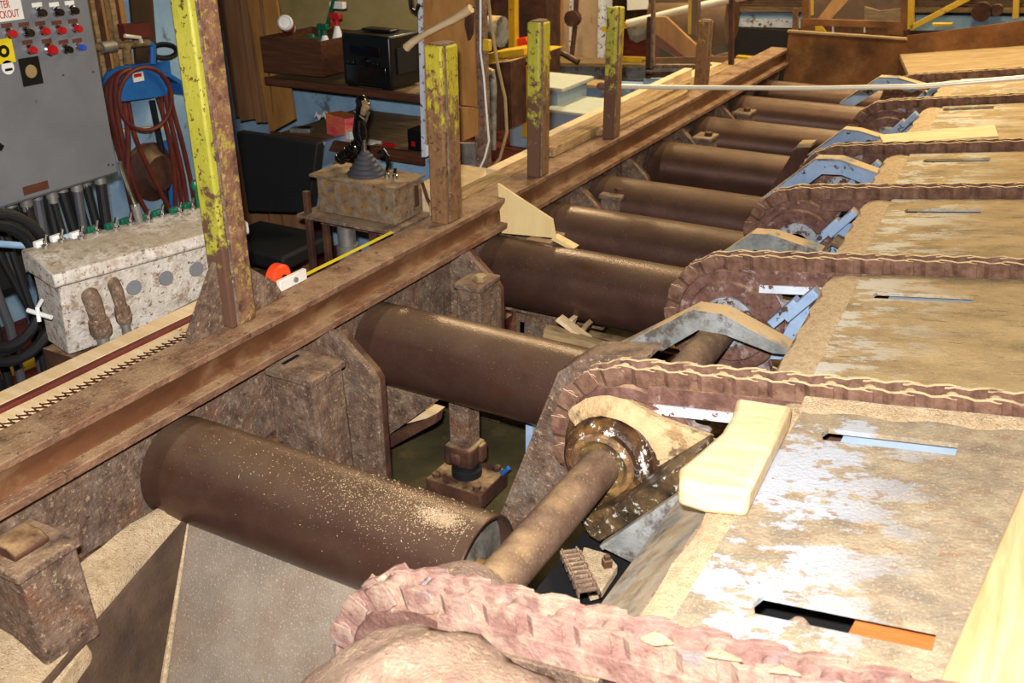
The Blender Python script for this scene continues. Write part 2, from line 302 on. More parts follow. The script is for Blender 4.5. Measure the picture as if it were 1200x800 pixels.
    def build(s, name, m, parent=None, bevel=0, smooth=35):
        bmesh.ops.recalc_face_normals(s.bm, faces=s.bm.faces)
        vs = [v.co for v in s.bm.verts]
        if parent is not None: o0 = wloc(parent)
        else:
            lo = [min(v[i] for v in vs) for i in range(3)]; hi = [max(v[i] for v in vs) for i in range(3)]
            o0 = Vector(((lo[0] + hi[0]) / 2, (lo[1] + hi[1]) / 2, lo[2]))
        bmesh.ops.translate(s.bm, verts=s.bm.verts, vec=-o0)
        me = bpy.data.meshes.new(name); s.bm.to_mesh(me); s.bm.free()
        me.materials.append(M[m] if isinstance(m, str) else m)
        me.polygons.foreach_set('use_smooth', [True] * len(me.polygons))
        me.set_sharp_from_angle(angle=math.radians(smooth))
        ob = bpy.data.objects.new(name, me); COL.objects.link(ob)
        if parent is not None: ob.parent = parent
        else: ob.location = o0
        if bevel:
            b = ob.modifiers.new('bevel', 'BEVEL'); b.width = bevel; b.segments = 2; b.limit_method = 'ANGLE'; b.angle_limit = math.radians(40)
            b.harden_normals = False
        return ob
def wloc(o):
    v = Vector((0, 0, 0))
    while o is not None: v += o.location; o = o.parent
    return v
def tag(o, label, cat, group=None, kind=None):
    if label: o['label'] = label
    if cat: o['category'] = cat
    if group: o['group'] = group
    if kind: o['kind'] = kind
    return o
def thing(name, label, cat, loc, group=None):
    o = bpy.data.objects.new(name, None); COL.objects.link(o); o.location = loc; o.empty_display_size = .05
    return tag(o, label, cat, group)
def copy_tree(o, parent=None):
    c = o.copy(); COL.objects.link(c)
    if parent is not None: c.parent = parent
    for ch in list(o.children): copy_tree(ch, c)
    return c
def struct(name, mb, m, **k):
    o = mb.build(name, m, **k); o['kind'] = 'structure'; return o
def text(body, name, m, parent, org, right, up, size, depth=.0006, align='LEFT', sx=1):
    cu = bpy.data.curves.new('lettering', 'FONT'); cu.body = body; cu.size = size; cu.extrude = depth; cu.align_x = align
    t = bpy.data.objects.new('lettering', cu); COL.objects.link(t)
    dg = bpy.context.evaluated_depsgraph_get(); me = bpy.data.meshes.new_from_object(t.evaluated_get(dg))
    bpy.data.objects.remove(t)
    right = Vector(right).normalized(); up = Vector(up).normalized(); nr = right.cross(up)
    R = Matrix((right, up, nr)).transposed()
    o0 = wloc(parent)
    for v in me.vertices: v.co = Vector(org) + R @ Vector((v.co.x * sx, v.co.y, v.co.z)) - o0
    me.materials.clear(); me.materials.append(M[m])
    ob = bpy.data.objects.new(name, me); COL.objects.link(ob); ob.parent = parent
    return ob
X = Vector((1, 0, 0)); Y = Vector((0, 1, 0)); Z = Vector((0, 0, 1))
# ================================================================== guide beam and posts
beam = thing('guide_beam', 'long rusty steel guide beam running past the left ends of all the rollers', 'steel beam', (-2.27, 3, .05))
b = MB(); b.box((-2.36, -1.9, .305), (-2.205, 6.95, .33)); b.build('top_flange', 'beam', beam, .004)
b = MB(); pr = [(-2.205, .318), (-2.212, .30), (-2.235, .262), (-2.236, .238), (-2.225, .222), (-2.36, .222), (-2.36, .318)]
b.prism([(x, -1.9, z) for x, z in pr], (0, 8.85, 0)); b.build('web', 'beam_face', beam, 0, 50)
b = MB(); b.box((-2.36, -1.9, .196), (-2.178, 6.95, .222)); b.build('lower_lip', 'beam', beam, .003)
b = MB(); b.box((-2.30, -1.9, -.12), (-2.27, 6.95, .196)); b.build('skirt_plate', 'rust', beam)
b = MB(); b.box((-2.30, -1.9, -.20), (-2.20, 6.95, -.12)); b.build('bottom_flange', 'rust_dark', beam, .004)

POSTS = [(.335, .252, -2.267, 'wide rusty yellow-painted post nearest the camera, beside the white rusting control console', 1.75, .083, .108),
         (1.577, 1.577, -2.225, 'short flaking yellow steel post in front of the hanging plywood panel', 1.07, .085, .12),
         (2.402, 2.402, -2.218, 'short yellow-green steel post standing left of the pale blue step boxes', 1.065, .07, .105),
         (3.286, 3.286, -2.217, 'short yellow-green steel post that the red-tipped silver tube passes behind', 1.04, .065, .10),
         (5.0, 5.0, -2.27, 'farthest short rusty yellow post on the beam, in front of the glazed rusty frame', .77, .09, .07)]
for i, (yc, _, xr, lab, zt, wx, wy) in enumerate(POSTS):
    t = thing('guard_post', lab, 'post', (xr, yc, .33), 'steel posts along the guide beam')
    x0, x1 = xr - wx, xr; y0, y1 = yc - .005, yc + wy
    m0, m1 = [('yellow_post2', 'post_rust'), ('yellow_post', 'yellow_post'), ('yellow_post2', 'yellow_post'), ('yellow_post2', 'yellow_post'), ('yellow_post', 'yellow_post')][i]
    # two channels welded toe to toe: the near channel and the rear one
    b = MB(); b.box((x0, y0, .33), (x1 - .004, y0 + .03, zt)); b.build('painted_face', m0, t, .008)
    b = MB(); b.box((x0 + .006, y0 + .03, .33), (x1, y1, zt - .004)); b.build('box_section', m1, t, .009)
    if i in (1, 2, 4):
        b = MB(); b.box((x0 + .012, y0 + .012, zt - .004), (x1 - .01, y1 - .01, zt + .006)); b.build('top_cap', 'rust', t, .002)
    b = MB(); b.tube([(x1 - .004, y0 + .028, .335), (x1 - .003, y0 + .03, .7), (x1 - .004, y0 + .028, zt)], .006, 6); b.build('weld_seam', 'rust', t)
    if i == 0:
        b = MB(); b.prism([(x0 - .005, y0 + .05, .33), (x0 - .10, y0 + .05, .33), (x0 - .10, y0 + .05, .37), (x0 - .005, y0 + .05, .56)], (0, .022, 0)); b.build('gusset', 'rust', t, .003)
        b = MB(); b.prism([(x0 + .02, y0, .33), (x0 + .02, y0 - .15, .33), (x0 + .02, y0 - .15, .36), (x0 + .02, y0, .56)], (.024, 0, 0)); b.build('gusset', 'rust', t, .003)
        b = MB(); b.prism([(x1 - .07, y1, .33), (x1 - .07, y1 + .19, .33), (x1 - .07, y1 + .15, .40), (x1 - .07, y1, .52)], (.026, 0, 0)); b.build('gusset', 'rust', t, .003)

# ================================================================== rollers
RY = [0, 1.05, 1.975, 2.56, 3.15, 4.04, 4.84, 5.66, 6.35]
RL = ['nearest brown steel roller with a spill of sawdust beside its open end', 'second brown steel roller from the camera, in front of the chamfered bracket pair',
      'third brown steel roller, with the pale triangular offcut standing on it', 'fourth steel roller, polished bright and scuffed at its left end',
      'fifth steel roller from the camera, just behind the polished one', 'sixth steel roller, with the widest gap in front of it',
      'seventh steel roller, third from the far rusty end plate', 'eighth steel roller, just below the silver tube', 'farthest steel roller, right against the rusty end plate']
def make_roller():
    t = thing('conveyor_roller', RL[0], 'roller', (0, 0, -.16), 'steel rollers of the conveyor bed')
    b = MB(); b.lathe([(0, .125), (0, .155), (.004, .16), (.075, .160), (.079, .1612), (.088, .1612), (.092, .160), (1.12, .16), (1.124, .157), (1.124, .150), (.02, .150), (.02, .125)], (-2.24, 0, 0), X, 72); b.build('shell', 'roller', t)
    b = MB(); b.lathe([(.04, .0), (.04, .149), (.055, .149), (.055, 0)], (-2.24, 0, 0), X, 48); b.build('end_plate', 'roller_end', t)
    b = MB(); b.lathe([(1.07, .0), (1.07, .149), (1.085, .149), (1.085, .07), (1.10, .045), (1.10, 0)], (-2.24, 0, 0), X, 48); b.build('end_plate', 'roller_end', t)
    b = MB(); b.cyl((-2.262, 0, 0), (-2.20, 0, 0), .035); b.build('journal', 'oily', t)
    b = MB(); b.cyl((-1.2, 0, 0), (-1.06, 0, 0), .035); b.build('journal', 'oily', t)
    return t
r0 = make_roller()
for i, y in enumerate(RY):
    t = r0 if i == 0 else copy_tree(r0)
    t.location = (0, y, -.16); t['label'] = RL[i]

# sawdust lying on the nearest roller and left-over chips
def grains(name, n, fn, m, label, cat, rmin=.0015, rmax=.004):
    b = MB()
    for _ in range(n):
        p = fn()
        r = random.uniform(rmin, rmax); a = Vector((random.uniform(-1, 1), random.uniform(-1, 1), random.uniform(-.3, .3))).normalized()
        c = a.cross(Z).normalized(); e = a.cross(c)
        b._add([p + a * r * 1.6, p + c * r - e * r * .3, p - a * r * 1.6, p - c * r - e * r * .3, p + e * r * .8], [(0, 1, 4), (1, 2, 4), (2, 3, 4), (3, 0, 4), (3, 2, 1, 0)])
    return tag(b.build(name, m), label, cat, None, 'stuff')
def on_roller():
    t_ = random.random(); x = min(-1.135, random.gauss(-1.235, .033)) if t_ < .62 else min(-1.15, random.gauss(-1.42, .15)) if t_ < .93 else random.uniform(-2.1, -1.3); a = math.radians(random.gauss(11, 6) if t_ < .62 else random.gauss(12, 20))
    return Vector((x, -.1605 * math.sin(a), .1605 * math.cos(a)))
grains('sawdust_spill', 4600, on_roller, 'sawdust', 'spill of yellow sawdust grains on the right end of the nearest roller', 'sawdust', .0006, .0019)

# ================================================================== brackets along the beam
def bracket(y0, lab, pts, th=.03, xoff=0):
    b = MB(); b.prism([(x + xoff, y0, z) for x, z in pts], (0, th, 0))
    return b
BR = [(.70, 'big chamfered rust bracket plate between the first and second rollers'), (1.65, 'chamfered rust bracket plate just before the third roller'),
      (2.25, 'bracket plate left of the gap between the third and fourth rollers'), (2.86, 'bracket plate just behind the fourth roller'),
      (3.56, 'bracket plate behind the fifth roller'), (4.42, 'bracket plate behind the sixth roller'), (5.25, 'bracket plate behind the seventh roller')]
for i, (y, lab) in enumerate(BR):
    t = thing('roller_bracket', lab, 'bracket', (-2.15, y, -.5), 'brackets that carry the roller ends')
    dx = [-.02, -.06, -.12, -.12, -.14, -.14, -.14][i]; zc = -.0 if i < 2 else .03
    b = MB(); b.prism([(-2.27, y, .195), (-2.13 + dx, y, .195), (-1.985 + dx, y, .07), (-1.965 + dx, y, .04), (-1.965 + dx, y, -.62), (-2.27, y, -.62)], (0, .028, 0)); b.build('gusset_plate', 'rust', t, .003)
    b = MB(); b.prism([(-2.13 + dx, y + .028, .190), (-1.985 + dx, y + .028, .065), (-1.965 + dx, y + .028, .035), (-1.965 + dx, y + .028, -.6), (-1.98 + dx, y + .028, -.6), (-1.98 + dx, y + .028, .03), (-2.0 + dx, y + .028, .06), (-2.13 + dx, y + .028, .17)], (0, .03, 0)); b.build('edge_flange', 'rust_dark', t, .002)
SB = [(-.72, 'rusty bearing pedestal with a square cap, standing in the sawdust at the lower left'), (.42, 'slotted rusty block standing in front of the big chamfered bracket'),
      (1.5, 'rusty bearing block with a nut on top, in front of the third roller'), (2.14, 'small rusty bearing block below the pale triangular offcut'),
      (2.98, 'small rusty bearing block left of the sixth roller'), (4.45, 'small rusty bearing block beside the seventh roller'), (5.3, 'small rusty bearing block beside the eighth roller')]
for i, (y, lab) in enumerate(SB):
    t = thing('bearing_pedestal', lab, 'bearing block', (-2.1, y, -.3), 'bearing blocks along the beam')
    x0, x1 = (-2.19, -1.99) if i == 0 else (-2.25, -2.035) if i == 1 else (-2.17, -2.03)
    zt = .175 if i == 0 else .135 if i == 1 else .085; zb = -.14 if i == 0 else -.45; d = .17
    if i == 0: y -= .01; zt = .14
    b = MB(); b._add([(x0, y, zb), (x1 + .02, y, zb), (x1 + .02, y + d, zb), (x0, y + d, zb), (x0 + .02, y + .01, zt), (x1 - .005, y + .01, zt), (x1 - .005, y + d, zt), (x0 + .02, y + d, zt)], [(0, 3, 2, 1), (4, 5, 6, 7), (0, 1, 5, 4), (1, 2, 6, 5), (2, 3, 7, 6), (3, 0, 4, 7)])
    b.build('housing', 'rust', t, .01)
    b = MB(); b.box((x0 + .012, y - .006, zt - .004), (x1 + .004, y + d + .008, zt + .022)); b.build('cover', 'rust', t, .006)
    if i == 0:
        b = MB(); b.prism([(x0 + .05, y + .03, zt + .022), (x0 + .15, y + .03, zt + .022), (x0 + .155, y + .03, zt + .038), (x0 + .125, y + .03, zt + .054), (x0 + .07, y + .03, zt + .054), (x0 + .045, y + .03, zt + .038)], (0, .10, 0)); b.build('cap', 'rust_dark', t, .005)
    elif i == 1:
        b = MB(); b.box((x0 + .04, y + .05, zt + .0225), (x0 + .055, y + .13, zt + .024)); b.build('slot', 'black_matte', t)
    else:
        b = MB(); b.lathe([(0, 0), (0, .026), (.022, .026), (.026, .022), (.026, 0)], (x0 + .1, y + .08, zt + .022), Z, 6); b.build('nut', 'wood_tan' if i == 2 else 'rust_dark', t)

# inner frame pieces seen through the gaps
b = MB(); b.prism([at('y', *p, .98) for p in ((447, 452), (512, 470), (452, 512))], (0, .02, 0)); tag(b.build('frame_plate', 'rust'), 'triangular rusty frame plate below the left end of the second roller', 'steel plate')
b = MB(); b.prism([at('y', *p, 1.06) for p in ((450, 513), (512, 485), (510, 496), (450, 529))], (0, .05, 0)); tag(b.build('ledge_angle', 'rust_dark', None, .003), 'dark steel ledge angle carrying a pale wood offcut', 'steel ledge')
b = MB(); b.prism([at('y', *p, 1.07) for p in ((456, 509), (492, 478), (512, 484), (500, 490), (470, 498))], (0, .06, 0)); tag(b.build('wood_offcut', 'wood_pale'), 'pale wood offcut lying on a dark ledge in the gap under the second roller', 'wood offcut')
b = MB(); b.box((-2.3, 2.1, -.26), (-1.72, 2.13, -.07)); t = b.build('cross_plate', 'rust'); tag(t, 'rusty cross plate with faint raised letters below the third roller', 'steel plate')
text('RC', 'raised_letters', 'rust', t, (-1.98, 2.099, -.16), X, Z, .06)

# jack column below the second roller
t = thing('screw_jack', 'rusty square jack column with black collar and bolted foot, below the second roller', 'jack', (-1.85, 1.08, -.65))
jx, jy = -1.85, 1.08
b = MB(); b.box((jx - .05, jy - .045, -.38), (jx + .04, jy + .045, .0)); b.build('square_tube', 'rust', t, .006)
b = MB(); b.box((jx - .068, jy - .065, -.46), (jx + .06, jy + .06, -.37)); b.box((jx - .03, jy - .085, -.44), (jx + .02, jy - .06, -.39)); b.box((jx + .058, jy - .02, -.44), (jx + .085, jy + .03, -.36)); b.build('clamp_block', 'rust_dark', t, .012)
b = MB(); b.lathe([(0, 0), (0, .062), (.03, .062), (.035, .052), (.05, .052), (.07, .055), (.075, 0)], (jx, jy, -.52), Z, 24); b.build('collar', 'black_matte', t)
b = MB(); b.box((jx - .13, jy - .11, -.60), (jx + .13, jy + .11, -.52)); b.build('foot_plate', 'rust_dark', t, .008)
for sx in (-1, 1):
    for sy in (-1, 1):
        b = MB(); b.lathe([(0, 0), (0, .017), (.018, .017), (.018, 0)], (jx + sx * .095, jy + sy * .08, -.52), Z, 6); b.build('bolt', 'rust_dark', t)
b = MB(); b.box((-1.62, 1.3, -.66), (-1.50, 6.9, -.56)); b.box((-1.15, -.3, -.66), (-1.02, 6.9, -.58)); struct('trim_1', b, 'rust_dark')
for i, y in enumerate((2.25, 3.5, 5.2)):
    b = MB(); b.box((-2.25, y, -.5), (-.75, y + .07, -.38)); tag(b.build('cross_member', 'rust_dark', None, .005), ['cross member under the scrap wood behind the second roller', 'cross member below the fifth and sixth rollers', 'cross member below the eighth roller'][i], 'steel beam', 'cross members below the rollers')
t = thing('angle_stub', 'small light blue painted upright behind the slanted guard leg', 'steel upright', (-1.52, 1.12, -.65))
b = MB(); b.box((-1.60, 1.12, -.65), (-1.57, 1.2, -.18)); b.build('upright', 'blue', t)
b = MB(); b.tube([at('y', *q, 1.15) for q in ((568, 580), (580, 562), (596, 548))], .010, 8); b.build('blue_pipe', 'blue_bright', t)
# scrap wood on the ledge between roller two and three
SC = [((640, 388), (712, 410), .05, 'brown scrap board lying across behind the second roller', 'wood_tan'), ((655, 372), (690, 398), .018, 'thin pale lath leaning in the gap behind the second roller', 'wood_pale'),
      ((662, 398), (672, 372), .02, 'short upright pale lath in the gap behind the second roller', 'wood_pale'), ((690, 378), (680, 392), .02, 'short tan lath crossing the others behind the second roller', 'wood_tan')]
for k, (p, q, w, lab, m) in enumerate(SC):
    A = at('y', *p, 1.72 + .03 * k); B = at('y', *q, 1.76 + .03 * k); d = (B - A); n = d.normalized(); s = n.cross(Y).normalized()
    b = MB(); b.frame_box((A + B) / 2, n, Y, s, d.length, .05, w); tag(b.build('scrap_lath', m), lab, 'wood scrap', 'scrap wood in the gap behind the second roller')
b = MB(); b.box((-1.9, 1.7, -.36), (-1.15, 1.95, -.30)); tag(b.build('scrap_ledge', 'rust_dark'), 'dark steel ledge holding scrap wood between the second and third rollers', 'ledge')

# ================================================================== hopper under the nearest roller
t = thing('hopper', 'flared steel hopper of grey plates below the nearest roller', 'hopper', (-1.6, -.4, -.9))
P0 = Vector((-2.11, -.10, -.09)); P1 = Vector((-2.0, -.46, -.66))
e = Vector((1.55, 0, 0))
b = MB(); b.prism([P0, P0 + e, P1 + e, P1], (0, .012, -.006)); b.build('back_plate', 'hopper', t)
b = MB(); b.prism([P0, Vector((-1.93, -.75, -.115)), Vector((-1.8, -1.3, -.13)), Vector((-1.86, -1.3, -.66)), P1], (-.012, 0, 0)); b.build('side_plate', 'hopper_shaded', t)
b = MB(); b.tube([P0 + Vector((.004, -.012, -.006)), (P0 + P1) / 2 + Vector((.008, -.014, 0)), P1 + Vector((.01, -.016, 0))], .01, 8, True, [.003, .009, .013]); tag(b.build('sawdust_seam', 'sawdust'), 'thin line of sawdust caught in the corner of the hopper', 'sawdust', None, 'stuff')
# the heap of sawdust between beam and hopper
g = []
for i in range(22):
    f = i / 21; y = -.09 - 1.1 * f; row = []
    xe = -2.105 + .17 * min(1, f / .55) + (.0 if f < .55 else (f - .55) * .3); bulge = .05 * math.sin(PI * min(1, f / .55)) + .006 * math.sin(i * 1.7) + .005 * math.sin(i * 3.1)
    for j in range(12):
        s = j / 11; x = -2.195 + (xe - bulge * 1.0 + 2.195) * s
        z = -.07 - .05 * s ** 2 + .012 * math.sin(3 * f * 4 + s * 4) + random.uniform(-.003, .003) - (.012 if j == 11 else 0)
        row.append((x, y, z))
    g.append(row)
b = MB(); b.sheet(g, .06); tag(b.build('sawdust_heap', 'sawdust'), 'heap of yellow sawdust lying between the guide beam and the hopper', 'sawdust', None, 'stuff')

# ================================================================== chain decks
CY = [-.56, .5, 1.5, 2.46, 3.3, 4.53, 5.5]
SX, SZ, RP = -.94, .2, .225
PITCH = .0945
sl = math.atan(TS); dirx = Vector((math.cos(sl), 0, math.sin(sl))); nrm = Vector((-math.sin(sl), 0, math.cos(sl)))
S0 = Vector((SX, 0, SZ)); TOP0 = S0 + nrm * RP
def chain_pose(s):
    """s = distance along the chain, 0 where the top run meets the sprocket, negative to the right"""
    if s <= 0: return TOP0 - dirx * s, -dirx
    a = s / RP
    if a <= PI:
        n = Matrix.Rotation(-a, 3, 'Y') @ nrm
        return S0 + n * RP, Matrix.Rotation(-a, 3, 'Y') @ (-dirx)
    d = s - PI * RP
    return S0 - nrm * RP + dirx * d, dirx.copy()
def link_mesh(near=False):
    """offset link, local x = along, y = across, z = outward"""
    b = MB(); L = PITCH; h = .029
    for sgn in (-1, 1):
        yo, yi = .040 * sgn, .028 * sgn; th = .012 * sgn
        prof = [(-.018, yo), (L * .42, yo), (L * .6, yi), (L + .018, yi)]
        top = [(-.018, .012), (-.006, h * .9), (.02, h * .82), (L * .5, h * .78), (L - .012, h * 1.0), (L + .010, h * .85), (L + .018, .012)]
        def yy(x): 
            t = min(1, max(0, (x - L * .42) / (L * .18))); return yo + (yi - yo) * t
        xs = [-.018, -.008, .01, L * .30, L * .42, L * .52, L * .6, L * .8, L - .005, L + .008, L + .018]
        def hh(x):
            e = min((x + .018), (L + .018 - x)) / .018; e = max(0, min(1, e))
            return h * (.45 + .55 * math.sqrt(e)) * (1 - .16 * math.sin(PI * min(1, max(0, x / L))))
        vs = []; fs = []
        for x in xs:
            th = .012 * sgn * (.3 if x < -.005 else .7 if x < .005 else 1)
            y = yy(x); hq = h * (1.0 if 0 < x < L else .86) ; hq2 = h * (.93 + .07 * math.cos(2 * PI * x / L)); hq = min(hq, hq2); vs += [(x, y, -hq), (x, y - th, -hq), (x, y - th, hq), (x, y, hq)]
        n = len(xs)
        for i in range(n - 1):
            for k in range(4): fs.append((i * 4 + k, i * 4 + (k + 1) % 4, i * 4 + 4 + (k + 1) % 4, i * 4 + 4 + k))
        fs.append((0, 1, 2, 3)); fs.append(tuple((n - 1) * 4 + k for k in (3, 2, 1, 0)))
        b._add(vs, fs)
    b.lathe([(0, 0), (0, .019), (.06, .019), (.06, 0)], (0, -.03, 0), Y, 14)
    return b
LBL = ['dusty pink chain in the blurred foreground, wrapped over the nearest sprocket', 'conveyor chain above the big greasy bearing, second from the camera', 'conveyor chain over the red sprocket behind the tan arched guard',
       'conveyor chain over the round open hub, fourth from the camera', 'conveyor chain rising behind the large blue arched guard, fifth from the camera',
       'conveyor chain just in front of the silver tube, beside the pale plank', 'farthest conveyor chain, behind the silver tube']
proto_link = {}
DXC = {0: .05, 1: .03}
def make_chain(i, y, m):
    t = thing('conveyor_chain', LBL[i], 'chain', (0, y, 0), 'conveyor chains of the log deck')
    key = m
    s = -2.2 + (i * .037) % PITCH
    first = proto_link.get(key); k = 0
    while s < PI * RP + .55:
        p, d = chain_pose(s); p2, d2 = chain_pose(s + PITCH)
        d = (p2 - p).normalized(); n = d.cross(Y) ; n = -n if n.dot(p - S0) < 0 and s > 0 and s < PI * RP else n
        n = Y.cross(d) * -1
        if first is None:
            o = link_mesh().build('link', m, t, .0012); first = proto_link[key] = o
            # mesh was built about the world origin: shift it back into link space
            for v in o.data.vertices: v.co += wloc(t)
        else: o = first.copy(); COL.objects.link(o); o.parent = t
        out = Y.cross(d); 
        if out.dot(Vector((0, 0, 1))) < 0 and s <= 0: out = -out
        ref = (p - S0)
        if s > 0 and out.dot(ref) < 0: out = -out
        ya = out.cross(d)
        R = Matrix((d, ya, out)).transposed()
        if i == 0: R = Matrix.Rotation(random.uniform(-.03, .03), 3, 'Y') @ R
        o.rotation_euler = R.to_euler(); o.location = p; k += 1
        s += PITCH
    return t
for i, y in enumerate(CY): make_chain(i, y, 'chain_pink' if i == 0 else 'chain').location.x += DXC.get(i, 0)

SPL = ['dust-caked sprocket inside the blurred foreground chain', 'rusty sprocket behind the big greasy bearing', 'reddish sprocket with a pale hub behind the tan arched guard', 'reddish sprocket with a round open hub, fourth from the camera',
       'sprocket hidden behind the large blue arched guard', 'dark red sprocket beside the zigzag cleats near the silver tube', 'farthest sprocket, behind the silver tube']
def make_sprocket():
    t = thing('sprocket', SPL[0], 'sprocket', (SX, 0, SZ), 'sprockets on the chain shaft')
    n = 15; pts = []
    for k in range(n):
        a = 2 * PI * k / n
        for da, r in ((-.5, .205), (-.30, .203), (-.2, .214), (-.1, .236), (0, .243), (.1, .236), (.2, .214), (.30, .203)):
            aa = a + da * 2 * PI / n; pts.append((SX + r * math.cos(aa), -.02, SZ + r * math.sin(aa)))
    b = MB(); b.prism(pts, (0, .04, 0)); b.build('toothed_disc', 'disc_worn', t, .003)
    b = MB(); b.lathe([(0, .06), (0, .192), (.01, .200), (.016, .200)], (SX, -.036, SZ), Y, 60)
    b.lathe([(0, .06), (0, .150), (.006, .156), (.012, .158)], (SX, -.046, SZ), Y, 60); b.build('side_ring', 'rust_red', t)
    b = MB(); b.lathe([(.0, .056), (0, .092), (.008, .100), (.12, .100), (.12, .056)], (SX, -.066, SZ), Y, 48); b.build('hub', 'hub', t)
    return t
sp0 = make_sprocket()
for i, y in enumerate(CY):
    t = sp0 if i == 0 else copy_tree(sp0)
    t.location = (SX + DXC.get(i, 0), y, SZ); t['label'] = SPL[i]
    if i == 0:
        for ch in t.children: ch.data = ch.data.copy() if False else ch.data

b = MB(); b.cyl((SX, -.85, SZ), (SX, 1.44, SZ), .056, 40); tag(b.build('drive_shaft', 'shaft'), 'bare brown drive shaft running from the foreground chain into the greasy bearing', 'shaft')
b = MB(); b.cyl((SX, 2.44, SZ), (SX, 5.6, SZ), .054, 32); tag(b.build('drive_shaft', 'shaft'), 'drive shaft carrying the four farthest sprockets', 'shaft')

# big bearing in front of chain two
t = thing('flange_bearing', 'large greasy flange bearing around the shaft, capped with sawdust', 'bearing', (SX, .40, SZ - .2))
b = MB(); b.lathe([(.01, .06), (-.004, .070), (-.012, .080), (-.008, .092), (.004, .098), (.02, .10), (.02, .06)], (SX, .345, SZ), Y, 64); b.build('inner_ring', 'bearing', t)
b = MB(); b.lathe([(.006, .09), (-.002, .100), (-.002, .112), (.008, .122), (.03, .128), (.05, .130), (.07, .15), (.085, .15), (.085, .09)], (SX, .345, SZ), Y, 64); b.build('housing', 'grease', t)
b = MB(); b.lathe([(0, .056), (0, .070), (.02, .072), (.02, .056)], (SX, .335, SZ), Y, 48); b.build('collar', 'oily', t)
pts = [at('y', *p, .41) for p in ((700, 470), (735, 474), (772, 494), (834, 516), (812, 532), (778, 547), (752, 606), (700, 628), (672, 590), (664, 520), (676, 486))]
b = MB(); b.prism(pts, (0, .045, 0)); b.build('back_plate', 'bearing_dusty', t, .012)
g = []
for a in range(17):
    an = math.radians(-52 + a * 7.6); row = []
    for k in range(7):
        f = k / 6; r = .145 + .055 * f * (.5 + .5 * math.cos(math.radians(a * 7.6 - 60))); row.append((SX + .01 + r * math.sin(an) + random.uniform(-.002, .002), .385 + .022 * f, SZ + r * math.cos(an) - .012 * f + random.uniform(-.002, .002)))
    g.append(row)
b = MB(); b.sheet(g, .012); tag(b.build('sawdust_cap', 'bearing_dusty'), 'sawdust caked on top of the greasy bearing', 'sawdust', None, 'stuff')
# sloping arm below the bearing
t = thing('steel_bracket', 'oily steel arm rising to the right below the greasy bearing', 'support arm', (-.85, .3, -.2))
pts = [at('y', *p, .26) for p in ((676, 606), (722, 592), (812, 538), (822, 566), (702, 636), (690, 628))]
b = MB(); b.prism(pts, (0, .15, 0)); b.build('arm', 'oily', t, .006)
pts = [at('y', *p, .22) for p in ((702, 640), (815, 566), (812, 580), (706, 645))]
b = MB(); b.prism(pts, (0, .03, 0)); b.build('lower_flange', 'blue_grey', t, .002)
pts = [at('y', *p, .22) for p in ((706, 642), (812, 580), (836, 600), (806, 690), (757, 668))]
b = MB(); b.prism(pts, (0, .02, 0)); b.build('web_plate', 'blue_grey', t, .002)
# nut plate and small drive chains in the hole under the arm
t = thing('foot_plate', 'pale dusty foot plate with a square nut, in the hole beside the shaft', 'foot plate', (-.85, .1, -.1))
pts = [at('z', *p, .0) for p in ((684, 640), (712, 648), (724, 662), (706, 690), (692, 694), (678, 662))]
b = MB(); b.prism(pts, (0, 0, -.03)); b.build('plate', 'sawdust', t, .003)
c = at('z', 711, 663, .0); b = MB(); b.lathe([(0, 0), (0, .016), (.022, .016), (.024, .010), (.034, .010), (.034, 0)], c, Z, 4); b.build('nut', 'rust_dark', t)
def small_chain(A, B, lab, w=.03, n=9, m='rust_dark'):
    t = thing('drive_chain', lab, 'chain', A)
    d = (B - A).normalized(); s = d.cross(Z).normalized(); u = s.cross(d)
    L = (B - A).length / n
    for k in range(n):
        c = A + d * L * (k + .5)
        b = MB()
        for sg in (-1, 1): b.frame_box(c + s * sg * w * (.5 if k % 2 else .38), d, s, u, L * 1.15, .004, .018)
        b.cyl(c - s * w * .5 - d * L * .3, c + s * w * .5 - d * L * .3, .006, 8); b.build('link', m, t)
    return t
small_chain(at('y', 667, 645, .05), at('y', 690, 695, -.08), 'small dark drive chain beside the lower end of the shaft', .05, 10, 'rust')
small_chain(at('y', 757, 668, .0), at('y', 744, 706, -.05), 'small roller chain in the hole under the oily arm', .045, 7)
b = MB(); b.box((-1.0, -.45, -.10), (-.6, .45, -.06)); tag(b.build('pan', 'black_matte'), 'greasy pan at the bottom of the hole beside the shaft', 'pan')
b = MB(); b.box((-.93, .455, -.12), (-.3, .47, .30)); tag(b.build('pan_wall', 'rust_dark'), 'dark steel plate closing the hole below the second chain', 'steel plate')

# dusty bearing near the foreground chain
t = thing('flange_bearing', 'dust-buried bearing on the shaft just behind the foreground chain', 'bearing', (SX, -.38, SZ - .1))
b = MB(); b.lathe([(0, 0), (0, .10), (.03, .125), (.10, .128), (.15, .105), (.165, .075), (.165, 0)], (SX, -.47, SZ + .01), Y, 48); b.build('housing', 'sawdust_pale', t)
b = MB(); b.box((SX - .05, -.45, -.1), (SX + .17, -.36, SZ)); b.build('pedestal', 'rust', t, .01)

